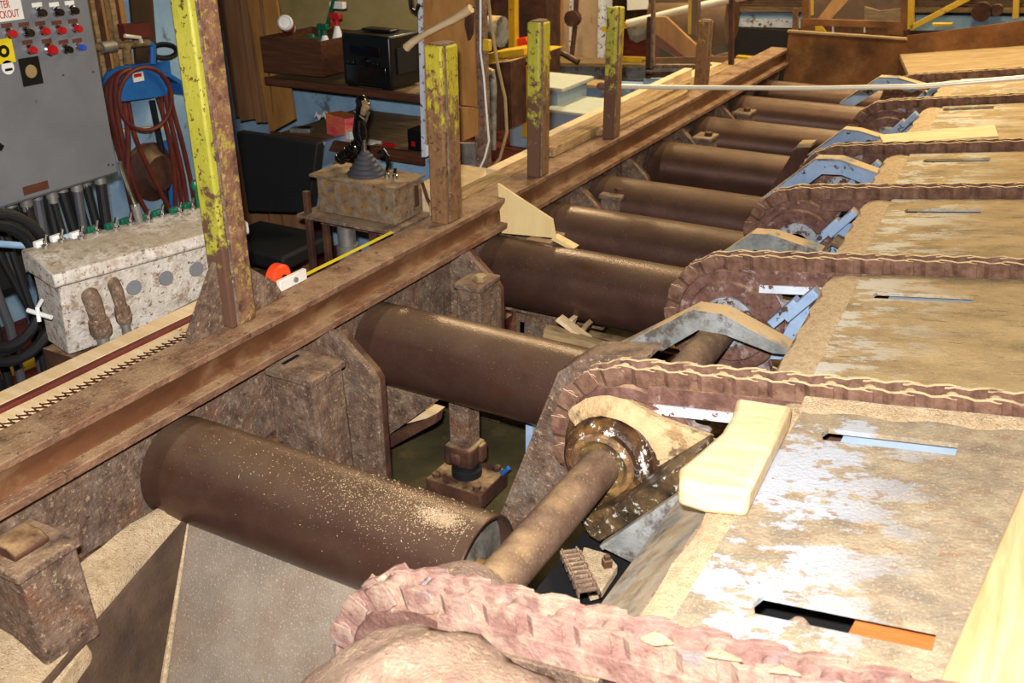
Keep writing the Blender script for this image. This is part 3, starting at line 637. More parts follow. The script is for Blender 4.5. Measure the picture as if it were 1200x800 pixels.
# ------------------------------------------------------------------ rails under the chains
RLB = ['rusty chain rail in the blurred foreground', 'rusty chain rail with a chipped white strip, above the greasy bearing', 'rusty chain rail with a chipped blue-white strip, third from the camera', 'plain rusty chain rail, fourth from the camera',
       'chain rail with a pale blue strip behind the large blue guard', 'chain rail with a pale blue strip just in front of the silver tube', 'farthest chain rail, behind the silver tube']
for i, y in enumerate(CY):
    t = thing('chain_rail', RLB[i], 'rail', (-.7, y, .3), 'rails that carry the conveyor chains')
    def barx(x0, x1, o0, o1, y0, y1, nm, m, bev=.002):
        b = MB(); pts = [(x0, y0, o0 + TS * x0), (x1, y0, o0 + TS * x1), (x1, y0, o1 + TS * x1), (x0, y0, o1 + TS * x0)]; b.prism(pts, (0, y1 - y0, 0)); return b.build(nm, m, t, bev)
    # chain centre line: z = off_c + TS x
    oc = TOP0.z - TS * TOP0.x
    barx(-.86, 1.3, oc - .075, oc - .024, y - .045, y + .045, 'wear_bar', 'chain_pink' if i == 0 else 'rust_red')
    if i != 3: barx(-.84, -.52, oc - .105, oc - .075, y - .052, y + .04, 'painted_strip', 'white_blue' if i in (1, 2) else 'rust' if i == 0 else 'blue')
    else: barx(-.60, 1.3, oc - .10, oc - .065, y - .052, y + .04, 'splice_bar', 'rust')
    barx(-.52, 1.3, oc - .17, oc - .078, y - .03, y + .03, 'support_channel', 'rust_dark')

# ------------------------------------------------------------------ deck plates
PL = ['wide worn deck plate nearest the camera, blue-white paint showing and two long slots', 'deck plate with a slot behind the second chain, blue-white at its left edge', 'deck plate with a thin slot behind the third chain',
      'deck plate with a thin slot, left edge under the fifth chain', 'deck plate carrying the loose pale plank', 'deck plate under the silver tube, with one thin slot']
XE = [(-.44, -.43), (-.455, -.50), (-.53, -.575), (-.60, -.64), (-.63, -.66), (-.66, -.68)]
for i in range(6):
    y0, y1 = CY[i] + .052, CY[i + 1] - .052
    t = thing('deck_plate', PL[i], 'deck plate', (.3, y0, .45), 'sloping deck plates between the chains')
    off = .545; th = .012
    xa, xb = XE[i]
    def slab(poly):
        return [(x, y, deck_z(x, off)) for x, y in poly]
    SLT = [[(-.31, -.02, -.412, -.354), (-.35, -.07, .26, .318)], [(-.42, -.145, 1.222, 1.28)], [(-.49, -.225, 2.20, 2.265)], [(-.55, -.28, 3.06, 3.13)], [(-.64, -.385, 4.34, 4.42)], [(-.66, -.42, 5.30, 5.38)]][i]
    def xl(y): return xa + (xb - xa) * (y - y0) / (y1 - y0)
    b = MB(); ycur = y0
    for (s0, s1, a, c) in SLT:
        b.prism(slab([(xl(ycur), ycur), (1.3, ycur), (1.3, a), (xl(a), a)]), (0, 0, -th))
        b.prism(slab([(xl(a), a), (s0, a), (s0 - .01, (a + c) / 2), (s0, c), (xl(c), c)]), (0, 0, -th))
        b.prism(slab([(s1, a), (1.3, a), (1.3, c), (s1, c)]), (0, 0, -th)); ycur = c
    b.prism(slab([(xl(ycur), ycur), (1.3, ycur), (1.3, y1), (xl(y1), y1)]), (0, 0, -th))
    b.build('plate', 'deck' if i < 1 else 'deck_far', t)
    LW = .068 if i == 0 else .105
    # ledge: the plate the deck rests on sticks out to the left under a layer of dust
    b = MB(); b.prism([(xl(y0) - LW, y0, deck_z(xl(y0) - LW, .53)), (xl(y0) + .05, y0, deck_z(xl(y0) + .05, .53)), (xl(y1) + .05, y1, deck_z(xl(y1) + .05, .53)), (xl(y1) - LW, y1, deck_z(xl(y1) - LW, .53))], (0, 0, -.012)); b.build('ledge', 'rust', t)
    b = MB(); b.prism([(xl(y0) - LW, y0, deck_z(xl(y0) - LW, .516)), (xl(y1) - LW, y1, deck_z(xl(y1) - LW, .516)), (xl(y1) - (.235 if i == 0 else .165), y1, .26 if i == 0 else .16), (xl(y0) - (.235 if i == 0 else .165), y0, .26 if i == 0 else .16)], (.01, 0, -.008)); b.build('chute_plate', 'blue_grey' if i == 0 else 'blue', t)
    g = []
    for a in range(15):
        f = a / 14; yy_ = y0 + .01 + (y1 - y0 - .02) * f; row = []
        for c in range(6):
            s = c / 5; x = xl(yy_) - (LW - .005) + (LW + .003) * s + (.006 * math.sin(a * 1.9) + .004 * math.sin(a * 4.1) if c in (0, 5) else 0)
            row.append((x, yy_, deck_z(x, .533) + .009 * math.sin(PI * s) + random.uniform(0, .002)))
        g.append(row)
    b = MB(); b.sheet(g, .004); tag(b.build('sawdust_strip', 'sawdust'), ['sawdust on the ledge left of the nearest deck plate', 'sawdust on the ledge left of the second deck plate', 'sawdust on the ledge left of the third deck plate', 'sawdust on the ledge left of the fourth deck plate', 'sawdust on the ledge beside the loose pale plank', 'sawdust on the ledge below the silver tube'][i], 'sawdust', None, 'stuff')
    # cheek plate below the far chain of each bay
    if i:
        xe = xl(y1); b = MB(); b.prism([(xe - .08, y1 - .015, deck_z(xe - .08, .445)), (xe - .105, y1 - .015, deck_z(xe - .1, .44)), (xe - .15, y1 - .015, .12), (xe - .27, y1 - .015, .10), (xe - .20, y1 - .015, deck_z(xe - .20, .40)), (xe - .16, y1 - .015, deck_z(xe - .16, .44))], (0, .012, 0)); b.build('cheek_plate', 'blue', t)
        for q in range(2):
            u0 = Vector((xe - .115 - .06 * q, 0, .395 - .05 * q)); d = Vector((-.62, 0, -.78)); n = Vector((-.78, 0, .62)); ya = y1 - .075 + .001 * q
            b = MB(); b.prism([u0 + Vector((0, ya, 0)), u0 + n * .034 + Vector((0, ya, 0)), u0 + n * .034 + d * (.15 - .02 * q) + Vector((0, ya, 0)), u0 + d * (.15 - .02 * q) + Vector((0, ya, 0))], (0, .056, 0)); b.build('cheek_rib', 'blue', t, .004)
    # members under the slots
    s0, s1, a, c = SLT[-1]
    b = MB(); b.prism([(s0 + .03, a - .02, deck_z(s0 + .03, .512)), (s1 + .2, a - .02, deck_z(s1 + .2, .512)), (s1 + .2, y1, deck_z(s1 + .2, .512)), (s0 + .03, y1, deck_z(s0 + .03, .512))], (0, 0, -.05)); b.build('under_channel', 'slot_blue', t)
    b = MB(); b.prism([(-.45, y0, .30), (1.3, y0, .55), (1.3, y1, .55), (-.45, y1, .30)], (0, 0, -.02)); b.build('slot_shade_sheet', 'black_matte', t)  # black sheet added so the slots look dark inside
# dust drift along the second chain
g = []
for a in range(30):
    f = a / 29; x = -.44 + .9 * f; row = []
    w = .055 * (1 - .35 * f) * (1 + .2 * math.sin(a * 1.1))
    for c in range(6):
        s = c / 5; y = .448 - w * s; row.append((x, y, deck_z(x, .547) + .014 * (1 - s) ** 1.4 + random.uniform(-.0015, .0015) - (.004 if c == 5 else 0)))
    g.append(row)
b = MB(); b.sheet(g, .002); tag(b.build('sawdust_drift', 'sawdust'), 'drift of sawdust along the near side of the second chain', 'sawdust', None, 'stuff')
b = MB(); b.prism([(x, y, deck_z(x, .497)) for x, y in ((-.165, -.43), (.10, -.43), (.10, -.279), (-.150, -.279))], (0, 0, -.05)); tag(b.build('wood_block', 'orange_wood'), 'orange wood block seen through the nearest slot', 'wood block')
b = MB(); b.lathe([(0, 0), (0, .024), (.02, .024), (.036, .012), (.038, 0)], (-.235, -.395, .466), Z, 14); tag(b.build('bolt_head', 'sawdust_pale'), 'dusty round bolt head in the nearest slot', 'bolt')

# ------------------------------------------------------------------ arched guards
HG = [(1.2, 'tan dusty arched guard in front of the third sprocket', [(735, 404), (812, 366), (846, 371), (928, 416)], [(775, 412), (818, 387), (848, 392), (905, 414)], 'blue_grey'),
      (2.2, 'tan arched guard mostly hidden behind the third chain', [(845, 300), (880, 276), (905, 278), (968, 300)], [(862, 306), (884, 293), (903, 295), (950, 306)], 'blue_grey'),
      (3.0, 'large light blue arched guard behind the fourth chain', [(912, 220), (955, 188), (984, 189), (1033, 207)], [(940, 221), (963, 204), (986, 205), (1016, 217)], 'blue'),
      (4.1, 'light blue arched guard behind the fifth chain', [(962, 172), (988, 153), (1006, 155), (1032, 163)], [(980, 172), (992, 166), (1006, 167), (1018, 171)], 'blue'),
      (5.12, 'small blue guard with an orange rim near the silver tube', [(1002, 110), (1030, 92), (1052, 93), (1084, 102)], [(1020, 112), (1036, 102), (1050, 103), (1068, 109)], 'blue')]
for i, (y, lab, up, dn, m) in enumerate(HG):
    t = thing('sprocket_guard', lab, 'guard', (-.95, y, .1), 'arched guards between the chains')
    U = [at('y', *p, y) for p in up]; D = [at('y', *p, y) for p in dn]
    for j in (0,): # run the legs further down
        dv = (U[0] - U[1]).normalized(); U.insert(0, U[0] + dv * .12); D.insert(0, D[0] + dv * .12)
    b = MB(); b.prism(U + D[::-1], (0, .012, 0)); b.build('web', m, t, .001)
    fl = [u + Vector((0, 0, .010)) for u in U]
    b = MB(); b.prism(U + fl[::-1], (0, .085, 0)); b.build('top_flange', 'wood_dust' if 'wood_dust' in M else 'blue_grey', t, .001)
# the guard beyond chain two, only its steep left leg is in view
t = thing('sprocket_guard', 'rusty bent guard with a steep left leg beside the second chain', 'guard', (-1.2, .58, -.3), 'arched guards between the chains')
y = .57
U = [at('y', *p, y) for p in ((560, 668), (588, 606), (656, 440), (690, 420), (760, 422))]; D = [at('y', *p, y) for p in ((606, 672), (634, 612), (694, 462), (708, 450), (760, 450))]
b = MB(); b.prism(U + D[::-1], (0, .012, 0)); b.build('web', 'rust', t, .002)
fl = [u + Vector((-.006, 0, .010)) for u in U]
b = MB(); b.prism(U + fl[::-1], (0, .11, 0)); b.build('top_flange', 'rust', t, .001)
b = MB(); b.prism([D[0], D[0] + Vector((.03, 0, 0)), D[2] + Vector((.03, 0, 0)), D[2]], (0, -.03, 0)); b.build('inner_flange', 'rust', t, .001)
t = thing('sprocket_guard', 'small rusty guard leg with a tan cap, just left of the fifth chain', 'guard', (-1.25, 3.42, .1), 'arched guards between the chains')
y = 3.44
b = MB(); b.prism([at('y', *p, y) for p in ((900, 226), (933, 172), (950, 172), (925, 226))], (0, .012, 0)); b.build('web', 'rust_dark', t, .002)
b = MB(); b.prism([at('y', *p, y) for p in ((930, 176), (936, 168), (952, 168), (950, 173), (938, 173))], (0, .09, 0)); b.build('top_flange', 'wood_tan', t, .001)
# foreground guard, buried in dust
t = thing('sprocket_guard', 'dust-buried rounded guard at the bottom edge, in front of the foreground chain', 'guard', (-.8, -.8, .0), 'arched guards between the chains')
g = []; prof = [(-1.25, .02), (-1.13, .20), (-1.03, .335), (-.93, .43), (-.84, .475), (-.74, .485), (-.64, .465), (-.52, .44), (-.3, .45)]
prof2 = []
for k in range(len(prof) - 1):
    for q in range(3):
        f = q / 3; prof2.append((prof[k][0] + (prof[k + 1][0] - prof[k][0]) * f, prof[k][1] + (prof[k + 1][1] - prof[k][1]) * f))
for (x, z) in prof2:
    row = []
    for c in range(10):
        s = c / 9; row.append((x, -.64 - .28 * s, z - .05 * (2 * s - 1) ** 2 + .01 * math.sin(x * 40 + s * 7) + random.uniform(-.004, .004)))
    g.append(row)
b = MB(); b.sheet(g, .05); b.build('hood', 'sawdust_pale', t, 0, 60)

# zigzag cleats near chains 4 and 6, ribbed brackets
for (y, x0, lab) in ((2.36, -.80, 'zigzag rusty cleat strip under the fourth chain'), (4.43, -.78, 'zigzag rusty cleat strip under the sixth chain')):
    pts = []; z0 = .25
    for k in range(5): pts.append((x0 + .045 * k, y - .03, z0 + .02 * k + (.035 if k % 2 else 0)))
    pts2 = [(a, b_, c - .014) for a, b_, c in pts]
    b = MB(); b.prism(pts + pts2[::-1], (0, -.12, 0)); tag(b.build('cleat_strip', 'blue_grey' if y < 2 else 'rust', None, .002), lab, 'cleat strip')

# ------------------------------------------------------------------ loose wood on the deck
def slab_on(poly, off, th, name, m, lab, cat='board', bev=.003):
    b = MB(); b.prism([(x, y, deck_z(x, off)) for x, y in poly], (0, 0, th)); return tag(b.build(name, m, None, bev), lab, cat)
slab_on([(.075, .17), (.30, .22), (.25, -.95), (-.045, -.95)], .558, .022, 'fresh_board', 'wood_pale_y', 'fresh yellow board lying across the nearest deck plate at the right edge')
# notched block
b = MB(); P = [(-.575, .31), (-.435, .295), (-.415, -.115), (-.50, -.125), (-.565, -.11), (-.585, -.06), (-.575, -.01), (-.552, .12), (-.556, .22)]
b.prism([(x, y, deck_z(x, .544)) for x, y in P], (0, 0, .066)); tag(b.build('notched_block', 'wood_pale', None, .012), 'pale notched wood block lying on the ledge right of the greasy bearing', 'wood block')
q = [on_deck(*p, .55) for p in ((1030, 159), (1165, 147), (1170, 160), (1036, 169))]
b = MB(); b.prism([Vector((v.x, v.y, deck_z(v.x, .547))) for v in q], (0, 0, .008)); tag(b.build('loose_plank', 'wood_pale', None, .002), 'short pale plank lying on the deck between the fifth and sixth chains', 'plank')
# triangular offcut standing on the third roller
y = 2.02; q = [at('y', 583, 215, y + .03), at('y', 647, 257, y), at('y', 651, 279, y - .02), at('y', 588, 273, y - .02)]
b = MB(); b.prism(q, (.0, .012, 0)); tag(b.build('plywood_offcut', 'ply_pale'), 'pale four-cornered plywood offcut leaning on the beam above the third roller', 'plywood offcut')
q = [at('y', 648, 277, 2.0), at('y', 673, 291, 2.0), at('y', 671, 294, 2.0), at('y', 646, 281, 2.0)]
b = MB(); b.prism(q, (.0, .05, 0)); tag(b.build('wood_splinter', 'ply_pale'), 'small pale splinter on the third roller beside the plywood offcut', 'splinter')

# silver tube
t = thing('push_tube', 'long silver aluminium tube with a brown knob, hanging across in front of the far rollers', 'tube', at('y', 703, 101, 3.45))
pp = [at('y', *p, 3.46 + k * .02) for k, p in enumerate(((706, 101), (800, 102.5), (950, 103.5), (1080, 101), (1200, 91)))]
pp.append(pp[-1] + (pp[-1] - pp[-2]) * 1.2)
b = MB(); b.tube(pp, .0125, 12); b.build('tube', 'alu', t)
b = MB(); b.lathe([(-.03, 0), (-.03, .014), (-.015, .022), (.01, .022), (.02, .016), (.02, 0)], pp[0], X, 16); b.build('end_knob', 'rust_red', t)

# far end of the roller bed
t = thing('end_plate', 'tall rusty sheet closing the far end of the roller bed', 'steel plate', (-1.7, 6.9, -.2))
b = MB(); b.box((-2.21, 6.88, -.2), (-1.27, 6.9, .47)); b.build('sheet', 'rust_sheet', t)
b = MB(); b.box((-2.22, 6.86, .47), (-1.26, 6.92, .485)); b.build('top_angle', 'wood_tan', t)
b = MB(); b.prism([(-1.27, 6.88, .25), (1.3, 6.88, .6), (1.3, 6.88, 1.02), (-1.27, 6.88, .50)], (0, .02, 0)); b.build('side_sheet', 'rust_sheet', t)
b = MB(); b.prism([(x, y, deck_z(x, .545)) for x, y in ((-1.02, 5.62), (1.3, 5.62), (1.3, 6.88), (-1.30, 6.88))], (0, 0, -.03)); tag(b.build('deck_boards', 'wood_tan'), 'dusty tan deck boards beyond the farthest chain', 'deck boards')
b = MB(); b.prism([(x, y, deck_z(x, .572)) for x, y in ((-.78, 5.6), (1.3, 5.6), (1.3, 6.2), (-.70, 6.1))], (0, 0, -.02)); tag(b.build('deck_board', 'wood_tan', None, .004), 'tan top board right behind the farthest chain', 'deck board')

for k, q in enumerate((((750, 750), (768, 742), (790, 756), (766, 757)), ((826, 770), (842, 762), (870, 776)), ((900, 788), (915, 781), (938, 793)))):
    p = [on_deck(*v, .592) for v in q]; b = MB(); b.prism(p, (0, 0, .006)); tag(b.build('wood_chip', 'sawdust', None, .001), ['leftmost of the pale wood chips caught between the strands of the foreground chain', 'middle one of the pale wood chips caught in the foreground chain', 'rightmost pale wood chip caught in the foreground chain'][k], 'wood chip', 'wood chips caught in the foreground chain')
# ================================================================== room
FZ = -.65
b = MB(); b.box((-9, -4, FZ - .05), (-2.36, 15, FZ)); struct('floor', b, 'floor')
b = MB(); b.box((-2.36, -4, -.72), (6, 15, -.66)); struct('floor_pit', b, 'pit')
b = MB(); b.box((-9, 15, -1), (6, 15.1, 4.5)); struct('wall_back', b, 'wall_dark')
b = MB(); b.box((-9.1, -4, -1), (-9, 15.1, 4.5)); struct('wall_far_left', b, 'wall_dark')
b = MB(); b.box((6, -4, -1), (6.1, 15.1, 4.5)); struct('wall_right', b, 'wall_dark')
b = MB(); b.box((-9, -4.1, -1), (6.1, -4, 4.5)); struct('wall_front', b, 'wall_dark')
b = MB(); b.box((-9.1, -4.1, 4.5), (6.1, 15.1, 4.6)); struct('ceiling', b, 'wall_dark')
b = MB(); b.box((-5.2, -2.0, FZ), (-5.1, 2.85, 2.2)); struct('wall_left', b, 'wall_blue')
# yellow line and wood kerb on the operator's floor
b = MB(); p = [at('z', *q, FZ + .003) for q in ((-30, 440), (96, 398), (90, 410), (-30, 458))]; b.prism(p, (0, 0, .002)); tag(b.build('floor_stripe', 'yellow'), 'yellow safety stripe painted on the red floor behind the console', 'floor stripe')
b = MB(); b.box((-2.96, .1, FZ), (-2.66, .75, .20)); tag(b.build('plinth', 'rust_dark'), 'dark steel plinth under the white console', 'plinth')
# kerb with mesh
t = thing('kerb_board', 'pale and red painted wooden kerb beside the expanded metal strip', 'kerb board', (-2.55, -.6, .2))
b = MB(); b.box((-2.62, -1.9, .205), (-2.54, .72, .30)); b.build('board', 'wood_pale', t, .006)
b = MB(); b.box((-2.54, -1.9, .20), (-2.515, .72, .302)); b.build('red_edge', 'hose', t, .004)
b = MB(); b.box((-2.515, -1.9, .20), (-2.455, .72, .29)); b.build('inner_board', 'wood_pale', t, .004)
b = MB(); b.box((-2.62, .60, .285), (-2.42, .66, .305)); b.build('end_strip', 'hose', t, .003)
b = MB()
x0, x1 = -2.455, -2.36
n = 80
for k in range(n):
    y = -1.5 + k * .026
    b.tube([(x0, y, .293), ((x0 + x1) / 2, y + .013, .305), (x1, y, .31)], .0022, 5, False)
    b.tube([(x0, y, .296), ((x0 + x1) / 2, y - .013, .300), (x1, y, .31)], .0022, 5, False)
tag(b.build('expanded_metal', 'mesh_wire'), 'strip of rusty expanded metal lying between the kerb and the beam', 'metal mesh')
b = MB(); b.box((-2.455, -1.9, .26), (-2.36, .7, .275)); tag(b.build('mesh_backing', 'rust_dark'), 'dark ledge under the expanded metal strip', 'ledge')
grains('wood_chips', 60, lambda: Vector((random.uniform(-2.45, -2.34), random.uniform(.25, .55), .315 + random.uniform(0, .012))), 'wood_pale', 'splinters of bark and wood caught at the end of the mesh strip', 'wood chips', .004, .014)

# ================================================================== electric panel
PX = -3.4
t = thing('electrical_panel', 'large grey electrical cabinet with rows of red and black push buttons', 'electrical cabinet', (-3.55, .3, .562))
b = MB(); b.box((-3.68, -.75, .562), (PX - .02, .88, 1.9)); b.build('cabinet', 'panel', t, .006)
b = MB(); b.box((PX - .02, -.76, .575), (PX, .895, 1.9)); b.build('door', 'panel', t, .004)
b = MB(); b.box((-3.66, .885, .56), (-3.60, .92, 1.9)); b.build('blue_back_edge', 'blue_bright', t)
def on_p(x, y): return at('x', x, y, PX)
def part_button(px_, py_, m, r=.02, tg='chrome', lab=None):
    c = on_p(px_, py_); r *= .66
    b = MB(); b.lathe([(0, 0), (0, r * 1.15), (.006, r * 1.15), (.012, r * .95), (.030, r * .95), (.036, r * .8), (.036, 0)], c, X, 20); o = b.build('push_button', m, t)
    o['label'] = lab
    b = MB(); b.lathe([(0, r * .9), (0, r * 1.35), (.012, r * 1.3), (.016, r * 1.05), (.016, r * .9)], c, X, 20); b.build('collar', 'chrome', o)
    b = MB(); b.box((c.x, c.y - .022, c.z + r + .005), (c.x + .002, c.y + .02, c.z + r + .020)); b.build('tag_plate', tg, o)
for (x, y) in ((45, 14.5), (65, 14), (83, 12)): part_button(x, y, 'black_gloss', .022, 'white_paper', 'black knob under a white tag')
part_button(10, 39, 'red', .022, 'brown_tag', 'red lamp button'); part_button(30, 38, 'black_gloss', .023, 'brown_tag', 'black knob')
for (x, y) in ((49, 36), (68, 35), (87, 33)): part_button(x, y, 'red', .021, 'brown_tag', 'square red button')
part_button(34, 58, 'red', .021, 'brown_tag', 'red button'); part_button(57, 58, 'red', .028, 'brown_tag', 'large red stop button'); part_button(76, 57.5, 'black_gloss', .021, 'brown_tag', 'black knob'); part_button(92, 55, 'blue_lamp', .018, 'brown_tag', 'blue lamp button')
def plate(nm, c, w, h, m, lab, r=False):
    b = MB()
    if r: 
        b.lathe([(0, 0), (0, w / 2), (.002, w / 2), (.002, 0)], c, X, 24)
    else: b.box((c.x, c.y - w / 2, c.z - h / 2), (c.x + .002, c.y + w / 2, c.z + h / 2))
    o = b.build(nm, m, t); o['label'] = lab; return o
c = Vector((PX, .48, 1.262)); plate('lockout_sign', c, .25, .09, 'white_paper', 'white sign with red capital letters')
text('LOCKOUT', 'sign_letters', 'red', t, Vector((PX + .003, .478, 1.228)), Y, Z, .037, sx=.62)
text('AFTER', 'sign_letters', 'red', t, Vector((PX + .003, .492, 1.262)), Y, Z, .037, sx=.62)
c = on_p(4, 60); plate('warning_label', c, .08, .085, 'sign_yellow', 'yellow warning label')
b = MB(); b.lathe([(0, .010), (0, .022), (.001, .022), (.001, .010)], c + X * .0025, X, 16); b.build('label_symbol', 'black', t)
c = on_p(9, 79); o = plate('oval_label', c, .05, .04, 'white', 'small oval white label', True); 
b = MB(); b.box((c.x + .002, c.y - .014, c.z - .012), (c.x + .003, c.y + .016, c.z - .003)); b.build('label_print', 'black', t)
c = on_p(36, 83.5); plate('black_square_label', c, .085, .10, 'black', 'square black label with a tan oval emblem')
b = MB(); b.lathe([(0, 0), (0, .024), (.001, .024), (.001, 0)], c + X * .0022, X, 24); o = b.build('label_emblem', 'rope', t); 
c = on_p(42, 220); plate('brown_nameplate', c, .11, .032, 'brown_tag', 'small rusty nameplate')
c = on_p(0, 172); b = MB(); b.box((c.x, c.y - .012, c.z - .012), (c.x + .002, c.y + .012, c.z + .012), (PI / 4, 'X')); b.build('black_diamond', 'black', t)
for (x, y) in ((127, 193), (132, 193), (109, 84), (74, 88)):
    c = on_p(x, y); b = MB(); b.cyl(c, c + X * .003, .004, 8); b.build('screw', 'rust_dark', t)
# cables below the panel
b = MB(); b.box((-3.95, -1.2, .12), (-3.75, .62, .75)); tag(b.build('dark_box', 'black_matte'), 'black box added as a dark backing behind the black cables', 'cabinet')  # black box added to keep the space behind the cables dark
for k in range(24):
    y = -.05 + k * .039; x = -3.5 + .04 * (k % 3 - 1)
    t2 = thing('power_cable', ['black cable dropping from the bottom of the grey cabinet toward the floor'][0], 'cable', (x, y, .5), 'cables below the grey cabinet')
    b = MB(); b.lathe([(0, 0), (0, .024), (.03, .024), (.032, .018), (.05, .018), (.05, 0)], (x, y, .562), -Z, 12); b.build('gland', 'steel', t2)
    w = random.uniform(-.12, .1); b = MB(); b.tube([(x, y, .53), (x + .02, y + w * .2, .35), (x + .05, y + w * .7, .12), (x + .02, y + w, -.3)], random.choice((.014, .018, .022)), 10); b.build('cable', 'black_matte' if k % 4 else 'grey_rubber', t2)
b = MB(); b.tube([at('x', *p, -3.1) for p in ((-20, 284), (30, 288), (60, 283), (84, 276), (100, 285))], .012, 10); tag(b.build('blue_cable', 'wall_blue'), 'blue cable running level behind the left end of the console', 'cable')
t2 = thing('hose_coil', 'coil of ribbed black hose hanging at the left edge beside the console', 'hose', at('x', 0, 330, -3.1))
c = at('x', -8, 335, -3.05)
for k, r in enumerate((.19, .17, .205)):
    pts = [c + Vector((.03 * k, r * math.sin(a * PI / 20), r * 1.25 * math.cos(a * PI / 20))) for a in range(41)]
    b = MB(); b.tube(pts, .017, 10, False, [.017 + .002 * (q % 2) for q in range(41)]); b.build('coil', 'black_matte', t2)

# ================================================================== white control console
t = thing('control_console', 'white rusting control console with a row of toggle switches along its top', 'control console', (-2.9, .4, .2))
A = Vector((-2.78, .105, .225)); B = Vector((-2.62, .73, .225)); fx = (B - A).normalized(); fn = Vector((fx.y, -fx.x, 0)); L = (B - A).length
def cp(u, d, z): return A + fx * u + fn * d + Vector((0, 0, z - .225))
pr = [(0, .225), (0, .56), (-.26, .60), (-.26, .225)]
b = MB(); b.prism([cp(-.03, 0, .225), cp(-.03, .045, .50), cp(-.03, .035, .50), cp(-.03, -.16, .50), cp(-.03, -.16, .225)], fx * (L + .03)); b.build('body', 'console', t, .006)
b = MB(); b.prism([cp(-.05, .065, .495), cp(-.05, .062, .535), cp(-.05, -.02, .555), cp(-.05, -.17, .565), cp(-.05, -.17, .49), cp(-.05, .05, .485)], fx * (L + .08)); b.build('lid', 'console', t, .006)
for k, u in enumerate((.22, .34, .46)):
    c = cp(u, .03, .405); b = MB(); b.lathe([(0, 0), (0, .028), (.006, .026), (.006, 0)], c, fn, 24); b.build('plug', 'panel', t)
for (u, r, zt) in ((.065, .03, .40), (.15, .022, .42)):
    c = cp(u, .05, zt)
    b = MB(); b.tube([cp(u, -.01, zt + .03), cp(u, .03, zt + .025), c, cp(u + .005, .055, zt - .08)], r * .8, 14, True, [r * .8, r, r, r * .85]); b.build('elbow', 'rust', t)
    b = MB(); b.lathe([(0, 0), (0, r * 1.15), (.03, r * 1.25), (.05, r * 1.2), (.06, r), (.06, 0)], cp(u + .005, .055, zt - .06), -Z, 8); b.build('gland_nut', 'rust', t)
    b = MB(); pts = [cp(u + .005 + .002 * q / 10, .055 + .001 * q, zt - .11 - .014 * q) for q in range(18)]; b.tube(pts, r * .75, 14, True, [r * (.68 + .12 * (q % 2)) for q in range(18)]); b.build('flexible_conduit', 'steel', t)
b = MB(); b.tube([cp(-.06, -.05, .42), cp(-.09, -.02, .41), cp(-.10, 0, .37)], .007, 8); b.tube([cp(-.11, -.05, .40), cp(-.07, .03, .385)], .008, 8); b.build('wing_latch', 'white', t)
b = MB(); b.prism([cp(.30, .046, .27), cp(.56, .046, .32), cp(.56, .046, .325), cp(.30, .046, .275)], fn * .004); b.build('trim_strip', 'steel', t)
for k in range(11):
    u = .02 + k * .062; c = cp(u, -.135 - .015 * (k % 2), .562)
    tg = thing('toggle_switch', None, None, c); tg.parent = t; tg.location = c - wloc(t)
    tg['label'] = 'green toggle switch' if k > 2 else 'white toggle switch'
    b = MB(); b.lathe([(0, 0), (0, .016), (.012, .015), (.014, .007), (.026, .007), (.026, 0)], c, Z, 12); b.build('base', 'chrome', tg)
    b = MB(); b.tube([c + Z * .02, c + Vector((.004, .006, .045))], .005, 8); b.build('lever', 'chrome', tg)
    b = MB(); b.box(c - Vector((.035, .022, .0)), c + Vector((-.015, .02, .022))); b.build('cap', 'green' if k > 2 else 'white', tg, .003)
c = cp(.60, -.15, .56); b = MB(); b.tube([c, c + Z * .08], .006, 8); b.lathe([(0, 0), (.004, .014), (.02, .018), (.036, .012), (.04, 0)], c + Z * .07, Z, 14); b.build('green_knob', 'green', t)
# chromed pole with a screwdriver-like handle standing in the console
t2 = thing('probe_rod', 'chromed rod with a grey handle standing up behind the console', 'rod', cp(.38, -.15, .6))
b = MB(); b.tube([at('x', 166, 268, -2.84), at('x', 158, 240, -2.84)], .015, 10); b.build('grip', 'steel', t2)
b = MB(); b.tube([at('x', 158, 240, -2.84), at('x', 140, 190, -2.84)], .009, 10); b.build('rod', 'chrome', t2)

# ================================================================== left wall: slats, valve, hose rack
WX = -4.6
b = MB(); b.box((WX - .06, -1.9, -.2), (WX - .03, 2.48, 1.6)); struct('trim_2', b, 'wall_blue')
t = thing('slat_stack', 'stack of upright brown wooden slats behind the grey cabinet', 'slats', (WX, 1.7, .7))
for k in range(8):
    c = at('x', 108 + k * 5.5, 40, WX); 
    b = MB(); b.box((WX - .02 + .004 * (k % 3), c.y - .02, .66), (WX + .01 + .006 * (k % 3), c.y + .012, 1.7)); b.build('slat', ['wood_worn', 'wood_tan_y', 'rust_dark', 'plywood'][k % 4], t)
t = thing('wall_plank', 'brown board with a reddish block behind the pipe valve', 'board', (WX, 2.0, .7))
p = [at('x', *q, WX) for q in ((150, -5), (176, -5), (182, 75), (158, 80))]; b = MB(); b.prism(p, (.02, 0, 0)); b.build('board', 'wall_dark', t)
p = [at('x', *q, WX + .03) for q in ((137, 28), (168, 26), (170, 42), (140, 46))]; b = MB(); b.prism(p, (.05, 0, 0)); b.build('block', 'hose', t)
t = thing('air_valve', 'brass and steel pipe valve above the blue hose rack', 'valve', at('x', 140, 54, -4.4))
b = MB(); b.tube([at('x', 104, 57, -4.4), at('x', 140, 53, -4.4), at('x', 174, 50, -4.4)], .018, 10); b.build('pipe', 'wood_worn', t)
b = MB(); b.tube([at('x', 118, 56, -4.4), at('x', 134, 54, -4.4)], .03, 12); b.build('union', 'steel', t)
b = MB(); b.tube([at('x', 174, 50, -4.4), at('x', 179, 54, -4.4), at('x', 179, 75, -4.4)], .018, 10); b.build('elbow', 'blue_bright', t)
